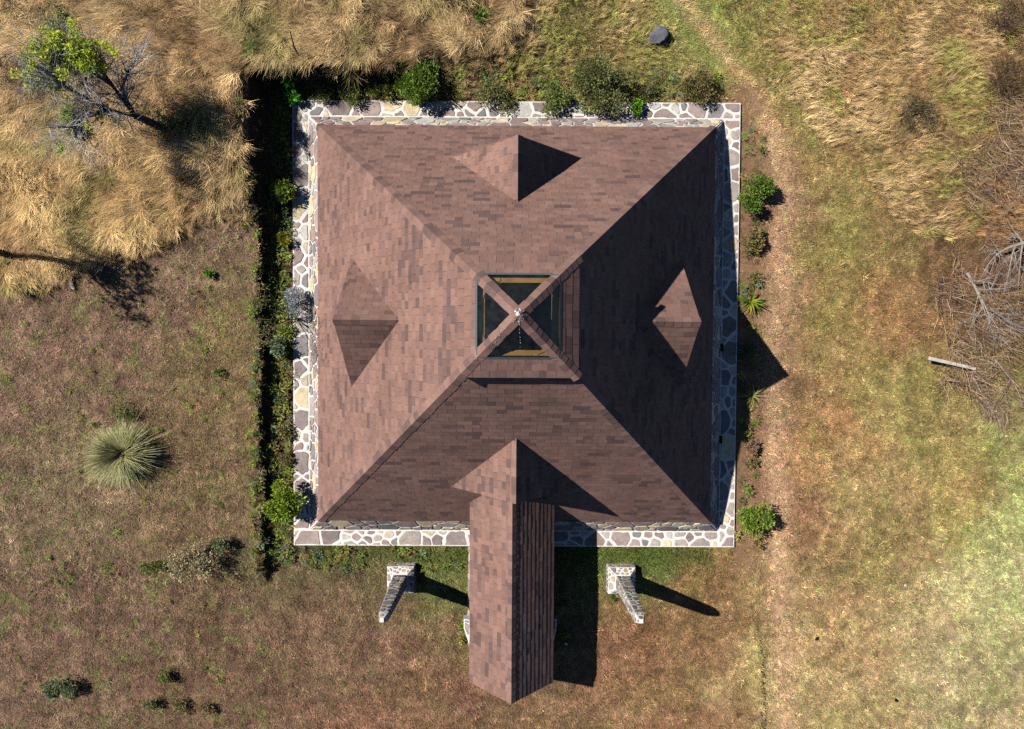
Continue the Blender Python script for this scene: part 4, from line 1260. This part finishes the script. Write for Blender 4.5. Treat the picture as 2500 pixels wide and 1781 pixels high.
# tree standing just outside the left edge; only its shadow lies in view
r = random.Random(33)
tb2 = at(-22, 553); e = empty('slender_tree', tb2, 'slender tree past the left edge, its shadow falling on the lawn', 'tree')
mb = MB(); tips = []
top = Vector((.25, .35, 2.5))
mb.tube([Vector((0, 0, -.1)), Vector((.08, .0, .9)), Vector((.05, .22, 1.7)), top], [.09, .085, .075, .06], 7, bc)
for d in ((.5, .45, .8), (.3, -.6, .6), (-.1, .3, 1), (.5, .05, .9)):
    branch(mb, top, Vector(d), .7, .05, 2, r, bc, tips, .4, None, (2, 3), .66)
mb.build('trunk', M_bark, e)
lf = MB()
for tq in tips:
    for m_ in range(34):
        leaf(lf, tq + rand_dir(r) * .17, rand_dir(r), rand_dir(r), .10, .06, shade_of(lin((90, 112, 44)), r))
lf.build('crown', M_leaf, e)

# spindly tall plant by the silver shrub, its shadow on paving and roof edge
r = random.Random(41)
sb = at(668, 712, 0.0); e = empty('spindly_plant', sb, 'tall thin wispy plant leaning out over the left trench', 'plant')
mb = MB(); lf = MB(); tips = []
for k_ in range(9):
    t = r.uniform(1.9, 4.5)
    d = Vector((math.cos(t) * .42, math.sin(t) * .42, 1))
    branch(mb, Vector((0, 0, 0)), d, r.uniform(.85, 1.25), .014, 2, r, lin((140, 128, 100)), tips, .25, None, (2, 3), .6, 4)
for tq in tips:
    for m_ in range(9):
        leaf(lf, tq + rand_dir(r) * .08, rand_dir(r), rand_dir(r), .06, .022, shade_of(lin((150, 150, 92)), r))
mb.build('stems', M_bark, e); lf.build('foliage', M_leaf, e)

# leaning dead stick on the upper bank
def stick(name, label, a, b, ha, hb, r0, r1, col, cat='stick', fork=True):
    A_ = at(*a); B_ = at(b[0], b[1], at(*b).z + hb)
    e = empty(name, A_, label, cat)
    mb = MB(); r = random.Random(int(a[0]))
    D = B_ - A_; mid_ = D * .5 + Vector((r.uniform(-.04, .04), r.uniform(-.04, .04), .03))
    mb.tube([Vector((0, 0, ha)), mid_, D], [r0, (r0 + r1) / 2, r1], 6, lin(col))
    mb.build('stem', M_bark, e)
    if fork:
        t = []; mb = MB(); branch(mb, mid_, D.normalized() + rand_dir(r) * .8, D.length * .3, r1 * .9, 1, r, lin(col), t); mb.build('twig', M_bark, e)
stick('dead_sapling', 'upright dark dead stem on the bank above the back left corner', (672, 138), (646, 70), 0, 1.0, .025, .012, (84, 66, 50))
stick('fallen_stick', 'short dark stick on the grass at the top left', (205, 14), (232, 38), .2, .25, .03, .02, (70, 54, 44))
stick('fallen_stick', 'long thin fallen stick in the upper right grass', (1822, 130), (1862, 168), .25, .12, .02, .012, (128, 92, 66))

# fallen grey branches on the right edge
def fallen(name, label, px, py, dpx, dpy, L, r0, depth, seed, col, h=.25, flat=.3, nsub=(2, 4), shrink=.66):
    r = random.Random(seed); P = at(px, py); Q = at(px + dpx, py + dpy)
    e = empty(name, P, label, 'branch'); mb = MB(); tips = []
    d = Q - P; d.z = .08
    branch(mb, Vector((0, 0, h)), d, L, r0, depth, r, lin(col), tips, .3, flat, nsub, shrink)
    # keep every twig above the ground
    for i, v in enumerate(mb.v):
        g = float(0)
        if v[2] < .03: mb.v[i] = (v[0], v[1], .03 + .02 * abs(v[2]))
    mb.build('limb', M_bark, e)
fallen('fallen_branch', 'thick grey fallen limb at the right edge, uppermost', 2290, 535, -90, 45, .8, .07, 4, 1, (158, 148, 138), .3)
fallen('fallen_branch', 'pale forked fallen branch below the thick grey limb', 2140, 610, 60, 130, 1.0, .055, 4, 2, (160, 150, 142), .25)
fallen('fallen_branch', 'spreading grey branch in the middle of the dead pile', 2190, 690, 90, 60, .9, .05, 4, 3, (138, 128, 122), .3)
fallen('fallen_branch', 'twiggy branch fanning out below the pale post', 2150, 832, 70, 80, .9, .04, 4, 4, (160, 140, 124), .2)
fallen('fallen_branch', 'fine twigged branch at the lower right of the dead pile', 2200, 800, 70, 100, .9, .04, 4, 5, (150, 132, 122), .25)
fallen('fallen_branch', 'dark twiggy branch at the left tip of the dead pile', 2130, 660, -50, -10, .55, .026, 3, 6, (110, 90, 82), .2)
fallen('fallen_branch', 'long bare branch along the right edge above the limb', 2240, 480, -70, -80, .7, .02, 3, 7, (140, 118, 104), .3)
fallen('fallen_branch', 'thin reddish branch standing out of the upper brush', 2140, 470, -20, -60, .6, .014, 2, 8, (132, 100, 86), .3)
fallen('thorny_branch', 'dark crooked branch of the thorny shrub in the upper right', 1985, 270, 70, -60, .6, .03, 3, 9, (96, 88, 74), .3)
# pale sawn post on the pile
a, b_ = at(2068, 798, .32), at(2172, 822, .26)
post = empty('wooden_post', (a.x, a.y, 0), 'pale sawn wooden post lying on the dead branches', 'post')
D = b_ - a; S = D.cross(UP).normalized() * .05; U_ = UP * .07
mb = MB(); o_ = Vector((0, 0, a.z))
q = [o_ - S, o_ + S, o_ + D + S * .8, o_ + D - S * .8]
mb.add([p - U_ * .5 for p in q] + [p + U_ * .5 for p in q], [(3, 2, 1, 0), (4, 5, 6, 7), (0, 1, 5, 4), (1, 2, 6, 5), (2, 3, 7, 6), (3, 0, 4, 7)])
ob = mb.build('beam', M_post, post)
bv = ob.modifiers.new('bevel', 'BEVEL'); bv.width = .012; bv.segments = 2

# dry purple-brown brush along the right edge
r = random.Random(55); mb = MB(); cnt = 0
while cnt < 4200:
    qx, qy = r.uniform(2060, 2380), r.uniform(100, 980)
    if not soft_mask(np.array([qx]), np.array([qy]), BRUSH_E, 70, 60, 191)[0]: continue
    dens = fbm(np.array([qx / 90]), np.array([qy / 90]), 161, 3)[0]
    if r.random() > (dens - .36) * 4.0: continue
    P = at(qx, qy, .05); cnt += 1
    t = r.uniform(0, 6.283) if r.random() < .4 else r.gauss(-.5, .6)
    L = r.uniform(.25, .8); el = r.uniform(.0, .5)
    d = Vector((math.cos(t) * math.cos(el), math.sin(t) * math.cos(el), math.sin(el)))
    p0 = P + Vector((0, 0, r.uniform(.0, .22)))
    c = shade_of(lin(r.choice(((150, 118, 98), (170, 138, 110), (112, 88, 74), (194, 170, 144), (140, 120, 82), (92, 72, 62)))), r)
    w = r.uniform(.003, .007)
    mb.tube([p0, p0 + d * L * .5 + rand_dir(r) * .05, p0 + d * L + Vector((0, 0, -.1 * L))], [w, w * .8, w * .3], 3, c, cap=False)
tag(mb.build('dry_brush', M_bark), 'tangle of dry purple-brown brush along the right edge', 'brush', kind='stuff')

# ------------------------------------------------------------------ boulder and litter
def rock(px, py, rx, ry, rz, label, name, cat, mat, seed, sink=.3):
    import bmesh
    bm = bmesh.new(); bmesh.ops.create_icosphere(bm, subdivisions=3, radius=1)
    r = np.random.default_rng(seed); off = r.uniform(0, 50, 3)
    cuts = [(Vector(r.normal(size=3)).normalized(), r.uniform(.62, .85)) for _ in range(9)]
    for v in bm.verts:
        p = v.co.copy()
        for n_, t in cuts:
            k_ = p.dot(n_)
            if k_ > t: p -= n_ * (k_ - t) * .9
        k_ = fbm(np.array([p.x * 2 + off[0]]), np.array([p.y * 2 + p.z + off[1]]), seed, 3)[0]
        p *= .92 + .2 * k_
        v.co = Vector((p.x * rx, p.y * ry, p.z * rz))
    me = bpy.data.meshes.new(name); bm.to_mesh(me); bm.free(); me.materials.append(mat)
    P = at(px, py); o = bpy.data.objects.new(name, me); o.location = (P.x, P.y, P.z + rz * (1 - sink)); COL.objects.link(o)
    o.rotation_euler[2] = r.uniform(0, 3)
    me.polygons.foreach_set('use_smooth', [False] * len(me.polygons))
    tag(o, label, cat)
rock(1464, 86, .30, .21, .2, 'grey boulder in the grass beside the path', 'boulder', 'rock', M_rock, 3)
rock(163, 636, .13, .07, .06, 'pale flat stone on the lawn under the tree shadow', 'flat_stone', 'rock', M_post, 5, .2)
rock(262, 97, .07, .10, .05, 'white scrap of litter in the upper left grass', 'litter', 'litter', M_white, 6, -3.0)
rock(1260, 1433, .04, .05, .03, 'white scrap lying in the porch shadow', 'litter', 'litter', M_white, 7, 0)
rock(2015, 1431 - 127, .035, .04, .02, 'tiny white scrap on the right lawn', 'litter', 'litter', M_white, 8, 0)
rock(1995, 1560 - 1, .05, .06, .03, 'dark lump on the lower right lawn, lower one', 'clod', 'clod', M_deck, 9, .2)
rock(1995 - 177, 1422, .05, .06, .03, 'dark lump on the right lawn, upper one', 'clod', 'clod', M_deck, 10, .2)
print('pieces', len(PIECES))
